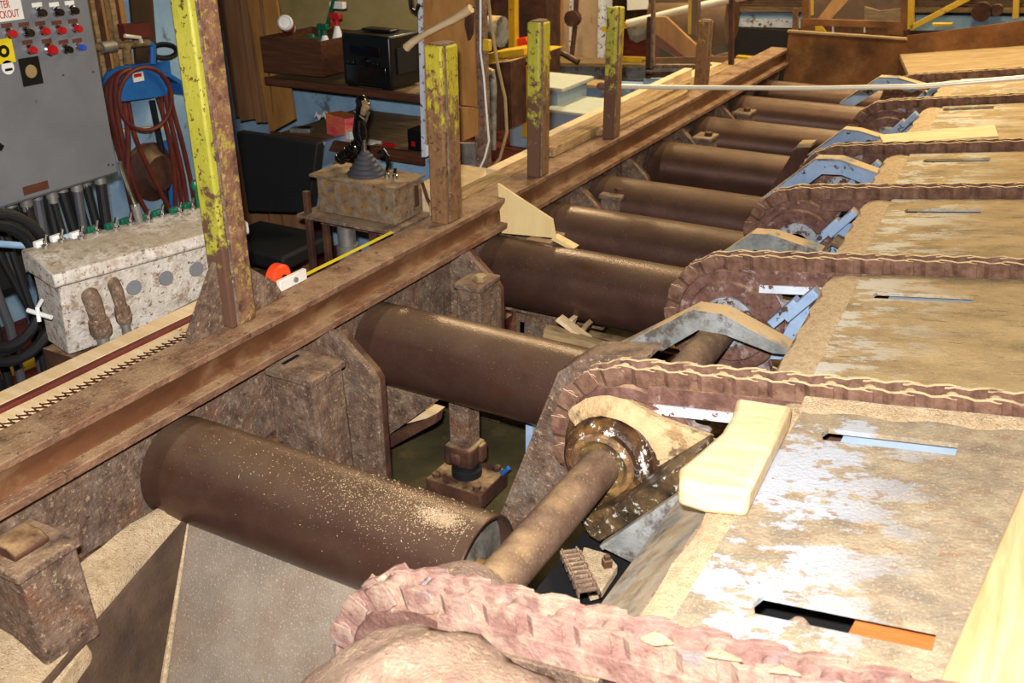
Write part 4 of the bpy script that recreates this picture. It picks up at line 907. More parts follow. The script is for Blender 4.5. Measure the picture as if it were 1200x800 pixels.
b = MB(); b.tube([at('x', 148, 52, -4.4), at('x', 149, 75, -4.4)], .022, 10); b.build('drip_leg', 'wood_worn', t)
b = MB(); b.tube([at('x', 146, 42, -4.36), at('x', 164, 44, -4.36), at('x', 166, 50, -4.36)], .01, 8); b.build('lever', 'alu', t)
# hose rack: half round saddle
t = thing('hose_rack', 'bright blue half-round hose rack hung with red hoses', 'hose rack', at('x', 165, 100, WX))
p = [at('x', *q, WX + .02) for q in ((118, 108), (118, 96), (124, 84), (140, 77), (165, 74), (196, 71), (200, 104), (180, 107))]; b = MB(); b.prism(p, (.02, 0, 0)); b.build('back_plate', 'blue_bright', t)
p = [at('x', *q, WX + .22) for q in ((139, 119), (140, 103), (147, 90), (160, 81), (175, 82), (188, 92), (195, 104), (193, 112))]; b = MB(); b.prism(p, (.01, 0, 0)); b.build('front_plate', 'blue_bright', t)
p = [at('x', *q, WX + .03) for q in ((130, 108), (133, 92), (150, 83), (170, 82), (186, 92), (190, 105), (188, 108), (183, 95), (168, 86), (150, 87), (137, 95), (134, 108))]; b = MB(); b.prism(p, (.19, 0, 0)); b.build('saddle', 'blue_bright', t)
c = at('x', 162, 90, WX + .235); b = MB(); b.box(c - Vector((.003, .035, .024)), c + Vector((.003, .035, .024))); b.build('sticker', 'white_paper', t)
b = MB(); b.box(c + Vector((.003, -.03, 0)), c + Vector((.005, .02, .018))); b.build('sticker_print', 'red', t)
HP = [[(148, 83), (128, 95), (124, 120), (134, 160), (146, 205), (158, 260)], [(150, 82), (132, 92), (130, 125), (140, 170), (152, 215), (166, 262)], [(152, 81), (137, 92), (137, 130), (147, 180), (160, 225), (180, 262)],
      [(172, 82), (190, 95), (196, 125), (205, 165), (215, 210), (222, 262)], [(170, 82), (186, 97), (190, 130), (200, 170), (210, 215), (214, 262)], [(174, 82), (194, 96), (203, 130), (214, 170), (224, 215), (232, 262)],
      [(150, 120), (158, 160), (178, 205), (202, 250), (214, 264)], [(146, 120), (150, 165), (150, 210), (162, 262)], [(185, 115), (195, 150), (204, 200), (206, 262)]]
for k, h in enumerate(HP):
    x = WX + .10 + .025 * (k % 4)
    b = MB(); P = [at('x', *q, x) for q in h]; Q = []
    for a in range(len(P) - 1):
        for s in range(4):
            f = s / 4; p0 = P[max(a - 1, 0)]; p1 = P[a]; p2 = P[a + 1]; p3 = P[min(a + 2, len(P) - 1)]
            Q.append(.5 * ((2 * p1) + (p2 - p0) * f + (2 * p0 - 5 * p1 + 4 * p2 - p3) * f * f + (3 * p1 - p0 - 3 * p2 + p3) * f ** 3))
    Q.append(P[-1])
    tag(b.tube(Q, .014, 8) and b.build('air_hose', 'hose'), 'dull red rubber hose hanging from the blue rack behind the console', 'hose', 'red hoses on the blue rack')
c = at('x', 172, 118, WX + .26); pts = []
for a in range(33):
    an = 2 * PI * a / 32; q = at('x', 172 + 31 * math.cos(an) - 2 , 116 + 37 * math.sin(an), WX + .26); pts.append(q)
b = MB(); b.tube(pts, .012, 8, False); tag(b.build('air_hose', 'hose'), 'single red hose loop hanging in a circle over the front of the blue rack', 'hose', 'red hoses on the blue rack')
c = at('x', 172, 200, WX - .02); b = MB(); b.lathe([(0, 0), (0, .16), (.05, .17), (.08, .12), (.12, .1), (.12, 0)], c, X, 32); tag(b.build('hose_reel', 'rust_dark'), 'dark brown round reel half hidden behind the hanging red hoses', 'reel')
b = MB(); b.tube([at('x', *q, WX + .05) for q in ((178, 118), (188, 170), (196, 250))], .018, 8); tag(b.build('black_pipe', 'black_matte'), 'thin black pipe behind the red hoses', 'pipe')
b = MB(); b.tube([at('x', *q, WX + .02) for q in ((193, 165), (204, 262))], .022, 8); tag(b.build('blue_pipe', 'blue_bright'), 'bright blue upright pipe behind the red hoses', 'pipe')
for k in range(3):
    pts = []
    for a in range(25):
        an = 2 * PI * a / 24; pts.append(at('x', 192 + (14 + k) * math.cos(an), 60 + (7 + k) * math.sin(an), WX + .1 + .02 * k))
    b = MB(); b.tube(pts, .010, 8, False); tag(b.build('cable_coil', 'black_matte'), 'small coil of black cable above the blue hose rack', 'cable', 'turns of black cable above the rack')
b = MB(); p = [at('x', *q, WX + .01) for q in ((120, 152), (200, 146), (200, 150), (120, 156))]; b.prism(p, (.03, 0, 0)); tag(b.build('wall_ledge', 'wood_pale'), 'narrow pale ledge behind the red hoses', 'ledge')

# ================================================================== desk corner
DY = 3.0
b = MB(); b.box((-6.0, 3.9, FZ), (-3.78, 3.95, .62)); struct('wall_desk', b, 'wall_blue')
b = MB(); b.box((-6.0, 3.9, .62), (-3.78, 3.95, 2.4)); struct('wall_desk_upper', b, 'wall_tan')
t = thing('desk_shelf', 'lower worn wooden desk shelf behind the joystick box', 'shelf', (-4.0, 3.4, .1))
b = MB(); b.box((-4.48, DY, .145), (-3.36, 3.9, .165)); b.build('top', 'wood_worn', t)
b = MB(); b.box((-4.48, DY - .02, .12), (-3.30, DY, .19)); b.build('front_edge', 'wood_red', t)
t = thing('upper_shelf', 'upper wooden shelf carrying the black radio', 'shelf', (-4.0, 3.4, .5))
b = MB(); b.box((-4.48, DY, .50), (-3.36, 3.9, .53)); b.build('top', 'wood_worn', t)
b = MB(); b.box((-4.48, DY - .02, .49), (-3.30, DY, .535)); b.build('front_edge', 'wood_red', t)
t = thing('blue_backboard', 'pale blue panel closing the back below the lower shelf', 'panel', (-3.6, 3.6, FZ))
b = MB(); b.box((-4.3, 3.3, FZ), (-3.25, 3.32, .145)); b.build('back_panel', 'wall_blue', t)
b = MB(); b.prism([at('y', *q, 2.9) for q in ((359, 190), (372, 167), (382, 166), (366, 200), (374, 260), (367, 262))], (0, .3, 0)); b.build('side_panel', 'wall_blue', t)
b = MB(); b.prism([at('y', *q, 3.1) for q in ((368, 195), (384, 168), (430, 172), (415, 235), (372, 240))], (0, .02, 0)); tag(b.build('desk_inner_board', 'wood_worn'), 'brown board under the lower shelf behind the coiled cord', 'board')
# wooden crate box at the left end of the upper shelf
t = thing('wooden_tray', 'dark red-brown wooden tray box on the left end of the upper shelf', 'wooden box', at('y', 340, 85, 2.95))
p = [at('y', *q, 2.95) for q in ((304, 43), (372, 46), (376, 90), (309, 84))]; b = MB(); b.prism(p, (0, .02, 0)); b.build('front_board', 'wood_red', t)
z0 = p[2].z; z1 = p[0].z
b = MB(); b.box((p[1].x, 2.95, z0), (p[1].x + .02, 3.45, z1)); b.box((p[0].x - .0, 2.97, z0), (p[0].x + .02, 3.45, z1)); b.box((p[0].x, 3.43, z0), (p[1].x, 3.45, z1)); b.box((p[0].x, 2.97, z0), (p[1].x, 3.45, z0 + .02)); b.build('sides', 'wood_red', t)
# tipped white bottle, green can, bottles
t = thing('squeeze_bottle', 'white round-bottomed bottle lying in the wooden tray with its base toward us', 'bottle', at('y', 335, 25, 3.2))
c = at('y', 334, 26, 3.02); ad = (ray(334, 26).normalized() + Vector((.12, 0, -.16))).normalized()
b = MB(); b.lathe([(0, 0), (.004, .030), (0, .036), (.010, .046), (.20, .046), (.23, .03), (.26, .018), (.26, 0)], c, ad, 28); b.build('body', 'white', t)
b = MB(); b.lathe([(.05, .0465), (.05, .0475), (.12, .0475), (.12, .0465)], c, ad, 28); b.build('label_band', 'red', t)
c = at('y', 365, 42, 3.1); b = MB(); b.lathe([(0, 0), (0, .05), (.03, .055), (.035, .03), (.05, .02), (.05, 0)], c - Z * .04, Z, 20); tag(b.build('tape_tin', 'green'), 'small dark green round tin in the wooden tray', 'tin')
def bottle(px_, py_, y, h, r, lab, band, capm, m='white'):
    c = at('y', px_, py_, y); t = thing('spray_bottle', lab, 'bottle', c)
    b = MB(); b.lathe([(0, 0), (0, r * .95), (.01, r), (h * .55, r), (h * .78, r * .5), (h * .85, r * .35), (h * .85, 0)], c, Z, 24); b.build('body', m, t)
    b = MB(); b.lathe([(h * .1, r * 1.005), (h * .1, r * 1.02), (h * .42, r * 1.02), (h * .42, r * 1.005)], c, Z, 24); b.build('label_band', band, t)
    b = MB(); b.lathe([(h * .84, 0), (h * .84, r * .42), (h, r * .42), (h, 0)], c, Z, 16)
    b.box(c + Vector((-.045, -.016, h)), c + Vector((.03, .016, h + .035))); b.box(c + Vector((-.045, -.008, h - .05)), c + Vector((-.034, .008, h))); b.build('trigger_head', capm, t, .003)
bottle(383, 74, 3.15, .20, .038, 'white bottle with a blue label beside the wooden tray', 'label_blue', 'green')
bottle(398, 71, 3.25, .25, .036, 'spray bottle with a teal label and red trigger left of the radio', 'teal', 'red')
t = thing('spray_bottle', 'white and green spray head sticking up behind the bottles', 'bottle', at('y', 388, 30, 3.3))
b = MB(); b.tube([at('y', 383, 32, 3.3), at('y', 392, -4, 3.3)], .012, 8); b.build('green_stem', 'green', t)
b = MB(); b.box(at('y', 386, 10, 3.3), at('y', 406, 2, 3.34)); b.build('white_head', 'white', t, .005)
# radio
t = thing('radio', 'black cassette radio standing on the upper shelf', 'radio', at('y', 430, 80, 3.05))
f0 = at('y', 402, 75, 3.0); f1 = at('y', 455, 82, 3.0); f2 = at('y', 397, 16, 3.0)
w = (f1 - f0).length; h = f2.z - f0.z; x0 = f0.x; z0 = f0.z
ang = math.radians(3); rx = Vector((math.cos(ang), -math.sin(ang), 0)); ry = Vector((math.sin(ang), math.cos(ang), 0)); D = .30
o0 = Vector((x0, 3.0, .532)); 
def rc(u, v, z): return o0 + rx * u + ry * v + Z * z
w = .36; h = .30
b = MB(); b.frame_box(rc(w / 2, D / 2, h / 2 + .01), rx, ry, Z, w, D, h); b.build('body', 'black', t, .012)
b = MB(); b.frame_box(rc(w / 2, -.004, h * .72), rx, ry, Z, w * .62, .012, .055); b.build('display', 'black_gloss', t, .002)
b = MB(); b.frame_box(rc(w / 2, -.006, h * .28), rx, ry, Z, w * .84, .014, .10); b.build('cassette_door', 'black_gloss', t, .004)
for k in range(7):
    b = MB(); b.frame_box(rc(w * (.14 + .1 * k), -.006, h * .50), rx, ry, Z, .022, .014, .014); b.build('button', 'black_gloss', t, .002)
b = MB(); c = rc(w * .5, -.0, h * .53); b.cyl(c, c - ry * .022, .022, 20); b.build('tuning_knob', 'black_gloss', t)
for u in (.05, w - .05):
    b = MB(); b.frame_box(rc(u, .03, .006), rx, ry, Z, .05, .05, .014); b.build('foot', 'black', t)
b = MB(); b.frame_box(rc(w / 2, D * .5, h + .022), rx, ry, Z, w * .6, .09, .014); b.build('handle', 'black', t, .004)
b = MB(); b.frame_box(rc(w + .006, D * .5, h * .55), rx, ry, Z, .01, D * .6, h * .5); b.build('side_speaker', 'black_matte', t, .003)
# things on the lower shelf
t = thing('tissue_box', 'pink and orange tissue box on the lower shelf', 'tissue box', at('y', 400, 146, 3.2))
c = at('y', 402, 146, 3.2); c.z = .166
b = MB(); b.box(c + Vector((-.11, -.06, 0)), c + Vector((.12, .06, .135)), (math.radians(-20), 'Z')); b.build('carton', 'pink', t, .003)
b = MB(); b.box(c + Vector((.10, -.10, 0.01)), c + Vector((.15, .02, .06)), (math.radians(-20), 'Z')); b.build('end_flap', 'white_paper', t)
g = []
for i in range(7):
    g.append([at('y', 368 + i * 2.8, 138, 3.2) + Vector((0, .03 * j, .018 * math.sin(i * 2.1 + j * 1.7) + .02 * (j % 2))) for j in range(5)])
b = MB(); b.sheet(g); tag(b.build('crumpled_paper', 'white_paper'), 'crumpled white paper beside the tissue box', 'paper')
t = thing('multimeter', 'grey handheld gadget lying at the left end of the lower shelf', 'gadget', at('y', 352, 146, 3.15))
c = at('y', 353, 143, 3.15); c.z = .166; b = MB(); b.box(c + Vector((-.07, -.04, 0)), c + Vector((.07, .04, .03)), (.3, 'Z')); b.build('case', 'steel', t, .006)
b = MB(); b.box(c + Vector((-.02, -.02, .03)), c + Vector((.06, .02, .036)), (.3, 'Z'), c); b.build('keypad', 'black', t)
c = at('y', 415, 152, 3.12); c.z = .166; b = MB(); b.box(c + Vector((-.16, -.08, 0)), c + Vector((.16, .07, .006)), (-.1, 'Z')); tag(b.build('paper_sheets', 'white_paper'), 'thin stack of pale papers in front of the tissue box', 'papers')
t = thing('screwdriver', 'screwdriver with a red handle lying on the lower shelf', 'screwdriver', at('y', 450, 158, 3.08))
p = at('y', 433, 160, 3.08); q = at('y', 448, 156, 3.08); r_ = at('y', 462, 153, 3.08)
for v in (p, q, r_): v.z = .184
b = MB(); b.tube([p, q], .004, 8); b.build('blade', 'alu', t)
b = MB(); b.tube([q, r_], .012, 10); b.build('handle', 'red', t)
t = thing('black_caddy', 'small black box with a red logo patch at the right end of the lower shelf', 'box', at('y', 490, 158, 3.1))
c = at('y', 488, 158, 3.12); c.z = .166; b = MB(); b.box(c + Vector((-.04, -.04, 0)), c + Vector((.10, .08, .13))); b.build('box', 'black', t, .004)
b = MB(); b.box(c + Vector((-.01, -.042, .03)), c + Vector((.015, -.04, .06))); b.build('red_patch', 'red', t)
# curtain left of desk
g = []
for i in range(61):
    f = i / 60; x = -5.1 + .46 * f; yv = 3.3 + .05 * math.sin(f * 20) + .02 * math.sin(f * 47)
    g.append([(x, yv, 1.9), (x, yv, 1.0), (x, yv + .01, .5), (x, yv + .02, .15)])
b = MB(); b.sheet(g); tag(b.build('curtain', 'cardboard', None, 0, 70), 'brown pleated hanging curtain left of the shelves', 'curtain')
b = MB(); b.prism([at('y', *q, 3.26) for q in ((288, -10), (322, -10), (345, 140), (316, 156))], (0, .02, 0)); tag(b.build('shelf_side', 'plywood'), 'brown board standing at the left end of the shelves', 'board')
# chair
t = thing('office_chair', 'dark chair with a big black backrest behind the tape measure', 'chair', (-3.75, 2.3, FZ))
p = [at('y', *q, 2.25) for q in ((268, 152), (368, 168), (362, 250), (298, 250), (290, 330), (282, 330))]
b = MB(); b.prism([at('y', *q, 2.25) for q in ((276, 154), (372, 168), (362, 250), (290, 248))], (0, .06, 0)); b.build('backrest', 'black_matte', t, .01)
s0 = at('y', 300, 285, 2.05); b = MB(); b.box((-4.05, 1.92, -.24), (-3.50, 2.35, -.15)); b.build('seat', 'black_matte', t, .02)
for (x, y) in ((-3.53, 1.95), (-3.53, 2.33), (-4.0, 1.95), (-4.0, 2.33)):
    b = MB(); b.box((x - .015, y - .015, FZ), (x + .015, y + .015, -.24)); b.build('leg', 'black_matte', t)
b = MB(); b.box((-4.0, 1.94, -.30), (-3.53, 1.965, -.27)); b.build('front_rail', 'rust_dark', t)
g = []
for i in range(41):
    f = i / 40; g.append([(-4.75 + .72 * f, 2.75 + .04 * math.sin(f * 40), .12), (-4.75 + .72 * f, 2.77 + .04 * math.sin(f * 40), FZ)])
b = MB(); b.sheet(g); tag(b.build('hanging_cloth', 'cardboard', None, 0, 70), 'brown pleated cloth hanging behind the chair seat', 'cloth')

# joystick box on its stand
t = thing('joystick_box', 'rusty joystick control box mounted on a pipe stand beside the beam', 'control box', (-2.95, 1.9, .08))
F0 = at('y', 385, 256, 1.75); 
yb = 1.72; xl_, xr_ = -3.05, -2.605; zb, zt = .225, .395
b = MB(); b.box((xl_, yb, zb), (xr_, yb + .22, zt)); b.build('box', 'jbox', t, .006)
b = MB(); b.box((xl_ - .035, yb - .012, zt), (xr_ + .012, yb + .24, zt + .014)); b.build('lid', 'jbox', t, .003)
b = MB(); b.box((xl_ - .10, yb - .05, zb - .03), (xr_ + .02, yb + .28, zb - .012)); b.build('base_shelf', 'rust', t, .003)
b = MB(); b.box((xr_ + .001, yb + .16, zb + .05), (xr_ + .012, yb + .18, zt - .02)); b.build('hasp', 'rust_dark', t)
b = MB(); b.tube([(xr_ + .02, yb + .2, zt - .01), (xr_ + .03, yb + .22, zb + .08), (xr_ + .05, yb + .23, zb + .03)], .008, 8); b.build('latch_lever', 'rust_dark', t)
c = Vector(((xl_ + xr_) / 2 - .01, yb + .11, zt + .014))
prof = [(0, 0), (0, .088)]
for k in range(5): r = .09 - .013 * k; prof += [(.004 + .02 * k, r), (.012 + .02 * k, r), (.018 + .02 * k, r - .014)]
prof += [(.105, .024), (.112, .018), (.112, 0)]
b = MB(); b.lathe(prof, c, Z, 40); b.build('rubber_boot', 'grey_rubber', t)
b = MB(); b.cyl(c + Z * .11, c + Z * .17, .009, 12); b.build('stem', 'chrome', t)
b = MB(); b.tube([c + Vector((-.02, 0, .165)), c + Vector((-.022, 0, .20)), c + Vector((-.02, 0, .25)), c + Vector((-.002, 0, .30)), c + Vector((.012, 0, .33)), c + Vector((-.006, 0, .355)), c + Vector((-.012, 0, .365))], .03, 16, True, [.03, .034, .026, .03, .034, .026, .012]); o = b.build('grip', 'black_gloss', t, 0, 60)
b = MB(); b.tube([c + Vector((.01, -.01, .29)), c + Vector((.03, -.012, .32)), c + Vector((.02, -.01, .35))], .02, 12, True, [.016, .022, .014]); b.build('grip_side', 'wood_worn', t, 0, 60)
b = MB(); b.tube([c + Vector((-.03, -.02, .30)), c + Vector((.035, -.02, .26)), c + Vector((.045, -.01, .30))], .007, 8); b.build('chrome_trim', 'chrome', t)
for dx in (.12, .165):
    d = c + Vector((dx, .0, 0)); b = MB(); b.lathe([(0, 0), (0, .016), (.02, .014), (.022, .008), (.03, .008), (.03, 0)], d, Z, 14); b.build('switch_base', 'chrome', t)
    b = MB(); b.tube([d + Z * .028, d + Vector((.004, 0, .05))], .008, 8); b.build('switch_lever', 'black_gloss', t)
b = MB(); d = c + Vector((.12, .01, 0)); b.tube([d + Z * .03, d + Vector((0, 0, .1)), d + Vector((-.02, 0, .12)), d + Vector((-.05, 0, .11))], .012, 10, True, [.006, .012, .014, .01]); b.build('black_lever', 'black_gloss', t)
# coiled cord
P0_ = c + Vector((-.20, .05, .03)); P1_ = c + Vector((-.02, .02, .16)); pts = []
d = (P1_ - P0_).normalized(); s = d.cross(Y).normalized()
for k in range(110):
    f = k / 109; an = f * 2 * PI * 9; pts.append(P0_ + (P1_ - P0_) * f + (Y * math.cos(an) + s * math.sin(an)) * .022)
b = MB(); b.tube(pts, .008, 7); b.build('coiled_cord', 'black_gloss', t)
# stand
t = thing('pipe_stand', 'galvanised pipe stand with a square arm carrying the joystick box', 'stand', (-2.95, 1.85, FZ))
b = MB(); b.lathe([(0, 0), (0, .045), (.60, .045), (.60, .055), (.68, .055), (.68, .045), (.845, .045), (.845, 0)], (-3.0, 1.85, FZ), Z, 24); b.build('post', 'steel', t)
b = MB(); b.box((-3.12, 1.80, .13), (-2.72, 1.84, .165)); b.build('arm', 'rust', t, .004)
b = MB(); b.box((-2.82, 1.79, FZ), (-2.775, 1.83, .19)); b.build('square_leg', 'rust_dark', t, .004)
b = MB(); b.box((-3.13, 1.70, FZ), (-3.10, 1.73, .32)); b.box((-3.13, 1.82, FZ), (-3.10, 1.85, .25)); b.build('angle_leg', 'rust_dark', t, .004)
b = MB(); b.box((-2.56, 1.8, FZ), (-2.40, 2.05, .19)); tag(b.build('red_bracket', 'red'), 'red steel bracket between the joystick box and the beam', 'bracket')

# tape measure and block
t = thing('tape_measure', 'orange tape measure with its yellow blade pulled out along the beam', 'tape measure', (-2.42, .62, .33))
c = Vector((-2.395, .70, .365)); b = MB(); b.lathe([(-.022, 0), (-.022, .042), (-.016, .05), (.016, .05), (.022, .042), (.022, 0)], c, X, 28); b.build('case', 'orange', t)
b = MB(); b.lathe([(.022, 0), (.022, .016), (.026, .014), (.026, 0)], c + Vector((.0, .006, -.004)), X, 20); b.build('winder', 'black', t)
b = MB(); b.prism([(-2.385, .74, .335), (-2.385, 1.38, .335), (-2.365, 1.38, .335), (-2.365, .74, .335)], (0, 0, .0015)); b.build('blade', 'yellow_tape', t)
t = thing('tape_block', 'small pale wooden block with a bolt, holding the orange tape measure', 'wood block', (-2.38, .62, .33))
b = MB(); b.box((-2.366, .655, .331), (-2.348, .80, .372)); b.build('block', 'white_paper', t, .002)
b = MB(); b.lathe([(0, 0), (0, .010), (.008, .010), (.008, 0)], (-2.348, .735, .352), X, 6); b.build('bolt', 'steel', t)

# plywood panel on a stud, with a hatchet handle
t = thing('plywood_screen', 'plywood panel standing at the right end of the shelves, with a pale edge trim', 'panel', (-3.05, 2.95, 0))
y = 2.93
b = MB(); b.prism([at('y', *q, y) for q in ((492, -60), (553, -60), (558, 125), (533, 122), (520, 122), (495, 182))], (0, .015, 0)); b.build('panel', 'plywood', t)
b = MB(); b.prism([at('y', *q, y + .02) for q in ((520, 124), (560, 127), (560, 158), (535, 168), (520, 168))], (0, .012, 0)); b.build('lower_panel', 'plywood', t)
b = MB(); b.prism([at('y', *q, y - .01) for q in ((488, -60), (493, -60), (499, 184), (494, 184))], (0, .2, 0)); b.build('edge_trim', 'white_blue', t)
b = MB(); b.prism([at('y', *q, y + .03) for q in ((552, -60), (562, -60), (570, 205), (558, 212))], (0, .06, 0)); b.build('stud', 'rust', t)
b = MB(); b.prism([at('y', *q, y + .05) for q in ((536, 168), (556, 168), (560, 212), (541, 215))], (0, .03, 0)); b.build('grey_post', 'steel', t)
t = thing('hatchet', 'wooden hatchet handle hanging on the plywood panel', 'hatchet', at('y', 512, 40, 2.88))
P = [at('y', *q, 2.87) for q in ((476, 56), (484, 49), (498, 40), (515, 31), (535, 21), (552, 10))]
b = MB(); b.tube(P, .02, 12, True, [.024, .021, .017, .018, .021, .024]); b.build('handle', 'wood_pale', t)
b = MB(); p = [at('y', *q, 2.88) for q in ((545, 12), (553, 8), (552, 40), (548, 48), (544, 30))]; b.prism(p, (0, .03, 0)); b.build('head', 'rust_dark', t, .003)
b = MB(); b.tube([at('y', *q, 2.9) for q in ((480, -5), (482, 10), (488, 14), (491, 5))], .012, 8); tag(b.build('cable_loop', 'black'), 'loop of black cord hanging beside the radio', 'cord')

# cords hanging right of the panel
t = thing('extension_cord', 'pale double cord with a yellow plug hanging beside the plywood panel', 'cord', at('y', 568, 60, 2.95))
b = MB(); b.tube([at('y', *q, 2.95) for q in ((563, -60), (563, 60), (567, 90), (570, 130), (573, 165), (568, 185), (561, 200))], .006, 7); b.build('cord', 'white', t)
b = MB(); c = at('y', 571, 53, 2.95); b.box(c - Vector((.022, .015, .03)), c + Vector((.022, .015, .03))); b.build('plug', 'yellow', t, .005)
t = b = MB(); b.tube([at('y', *q, 2.98) for q in ((566, -60), (575, 25), (583, 75), (592, 115), (594, 155), (586, 185), (576, 198))], .009, 8); tag(b.build('rope', 'rope'), 'tan rope hanging in a long curve right of the plywood panel', 'rope')

# ================================================================== planks behind the beam
def plankY(x0, x1, z0, z1, y0, y1, m, lab, nm='plank', rz=0):
    b = MB(); b.box((x0, y0, z0), (x1, y1, z1), (rz, 'Z')); return tag(b.build(nm, m, None, .003), lab, 'plank')
plankY(-2.47, -2.36, .27, .335, 1.8, 6.2, 'wood_tan_y', 'long dusty plank lying along the back of the beam', rz=.0)
plankY(-2.60, -2.48, .26, .31, 2.5, 6.3, 'wood_pale', 'long pale plank outside the dusty plank behind the beam', rz=.01)
plankY(-2.43, -2.33, .335, .385, 2.78, 4.85, 'wood_tan_y', 'plank with a split end lying on the beam between the posts', rz=.0)
plankY(-2.56, -2.50, .31, .375, 2.9, 5.4, 'wood_pale', 'bright pale plank standing on edge behind the two yellow-green posts', rz=.012)
b = MB(); b.prism([(x, y, .335) for x, y in ((-2.335, 3.3), (-2.27, 3.4), (-2.26, 4.6), (-2.335, 4.8))], (0, 0, .03)); tag(b.build('split_plank', 'wood_tan_y'), 'splintered brown plank lying on the beam behind the fourth post', 'plank')
b = MB(); p = [at('z', *q, .2) for q in ((563, 180), (612, 180), (625, 195), (580, 203))]; b.box((-2.95, 2.35, FZ), (-2.62, 2.85, .2)); tag(b.build('wood_platform', 'wood_pale'), 'pale plywood platform between the hanging cords and the third post', 'platform')

# ================================================================== middle distance behind the beam
YB = 6.6
def pane(nm, m, y, pts, d, lab, cat, **k):
    b = MB(); b.prism([at('y', *q, y) for q in pts], (0, d, 0))
    if k.get('parent'): o = b.build(nm, m, k['parent']); o['label'] = lab; return o
    return tag(b.build(nm, m, None, k.get('bev', 0)), lab, cat)
# yellow frame table
t = thing('yellow_guard_frame', 'yellow tubular machine guard frame left of the pale blue boxes', 'machine guard', at('y', 600, 100, 6.2))
yA = 5.9
c0 = at('y', 576, 70, yA); c1 = at('y', 618, 72, yA)
b = MB()
for (p, q) in (((571, 66), (616, 60)), ((617, 72), (617, 160)), ((617, 72), (643, 66)), ((571, 72), (617, 72))):
    A_ = at('y', *p, yA); B_ = at('y', *q, yA); d = (B_ - A_).normalized(); s = d.cross(Y).normalized(); b.frame_box((A_ + B_) / 2, d, Y, s, (B_ - A_).length, .06, .05)
b.build('frame', 'yellow', t)
b = MB(); b.prism([at('y', *q, yA + .05) for q in ((574, 62), (600, 58), (642, 60), (617, 70), (572, 70))], (0, .3, .0)); b.build('top', 'yellow', t)
b = MB(); b.prism([at('y', *q, yA + .1) for q in ((620, 75), (642, 70), (640, 110), (620, 112))], (0, .02, 0)); b.build('mesh_panel', 'wood_worn', t)
pane('yellow_upright', 'yellow', 6.4, ((595, -140), (602, -140), (603, 58), (596, 58)), .08, 'yellow upright bar rising above the guard frame', 'bar')
pane('dark_machine', 'rust_dark', 6.9, ((562, -140), (640, -140), (640, 125), (562, 125)), .3, 'dark machine housing behind the yellow upright', 'machine')
b = MB(); b.lathe([(0, 0), (0, .10), (.02, .14), (.16, .14), (.16, 0)], at('y', 571, 36, 6.5), X, 24); tag(b.build('motor', 'blue_grey'), 'pale blue-grey drum motor behind the tan rope', 'motor')
t = pane('orange_guard', 'orange', 6.45, ((603, 46), (615, 44), (622, 56), (604, 60)), .1, 'small orange guard beside the yellow upright', 'guard')
b = MB(); b.tube([at('y', *q, 5.2) for q in ((568, 82), (576, 84), (578, 100), (577, 175))], .03, 10); tag(b.build('dark_pipe', 'blue_grey'), 'dark bluish standpipe behind the hanging cords', 'pipe')
pane('dark_box', 'rust_dark', 5.6, ((574, 75), (598, 72), (600, 150), (578, 155)), .3, 'brown cabinet side below the yellow frame', 'cabinet')
# step boxes
t = thing('step_box', 'tall pale blue box with a white top behind the third post', 'box', at('y', 620, 155, 6.3))
a = at('y', 597, 157, 6.3); e = at('y', 654, 157, 6.3); zt_ = at('y', 620, 104, 6.3).z
b = MB(); b.box((a.x, 6.3, FZ), (e.x, 6.9, zt_)); b.build('body', 'pale_blue', t, .01)
b = MB(); b.box((a.x - .02, 6.28, zt_), (e.x + .05, 6.95, zt_ + .04)); b.build('lid', 'lid_grey', t, .01)
t = thing('step_box', 'low pale blue box with a white lid in front of the taller one', 'box', at('y', 660, 155, 6.2))
a = at('y', 645, 158, 6.2); e = at('y', 676, 150, 6.2); zt_ = at('y', 650, 131, 6.2).z
b = MB(); b._add([(a.x + .02, 6.2, FZ), (e.x + .0, 6.2, FZ), (e.x + .0, 6.55, FZ), (a.x + .02, 6.55, FZ), (a.x - .02, 6.15, zt_), (e.x + .12, 6.15, zt_), (e.x + .12, 6.75, zt_), (a.x - .02, 6.75, zt_)], [(0, 3, 2, 1), (4, 5, 6, 7), (0, 1, 5, 4), (1, 2, 6, 5), (2, 3, 7, 6), (3, 0, 4, 7)]); b.build('body', 'pale_blue', t, .01)
b = MB(); b.box((a.x - .04, 6.13, zt_), (e.x + .16, 6.8, zt_ + .035)); b.build('lid', 'lid_grey', t, .01)
b = MB(); b.box(((a.x + e.x) / 2, 6.16, zt_ - .28), ((a.x + e.x) / 2 + .07, 6.19, zt_ - .14)); b.build('vent', 'black_matte', t)
# blue trough / beam across
t = thing('conveyor_trough', 'pale blue conveyor trough running across behind the third and fourth posts', 'conveyor', at('y', 700, 110, 7.6))
b = MB(); b.prism([at('y', *q, 7.6) for q in ((640, 98), (800, 104), (800, 125), (640, 124))], (0, .3, 0)); b.build('side', 'wall_blue', t)
b = MB(); b.prism([at('y', *q, 7.55) for q in ((650, 95), (705, 101), (705, 104), (650, 99))], (0, .3, 0)); b.build('edge_board', 'wood_tan', t)
t = thing('blue_roller', 'blue-grey steel beam behind the posts, above the trough', 'steel beam', at('y', 690, 85, 8.2))
b = MB(); b.prism([at('y', *q, 8.2) for q in ((640, 76), (760, 79), (760, 96), (640, 93))], (0, .3, 0)); b.build('web', 'blue_grey', t, .02)
b = MB(); b.prism([at('y', *q, 8.15) for q in ((635, 73), (765, 76), (765, 80), (635, 77))], (0, .4, 0)); b.build('flange', 'wood_worn', t)
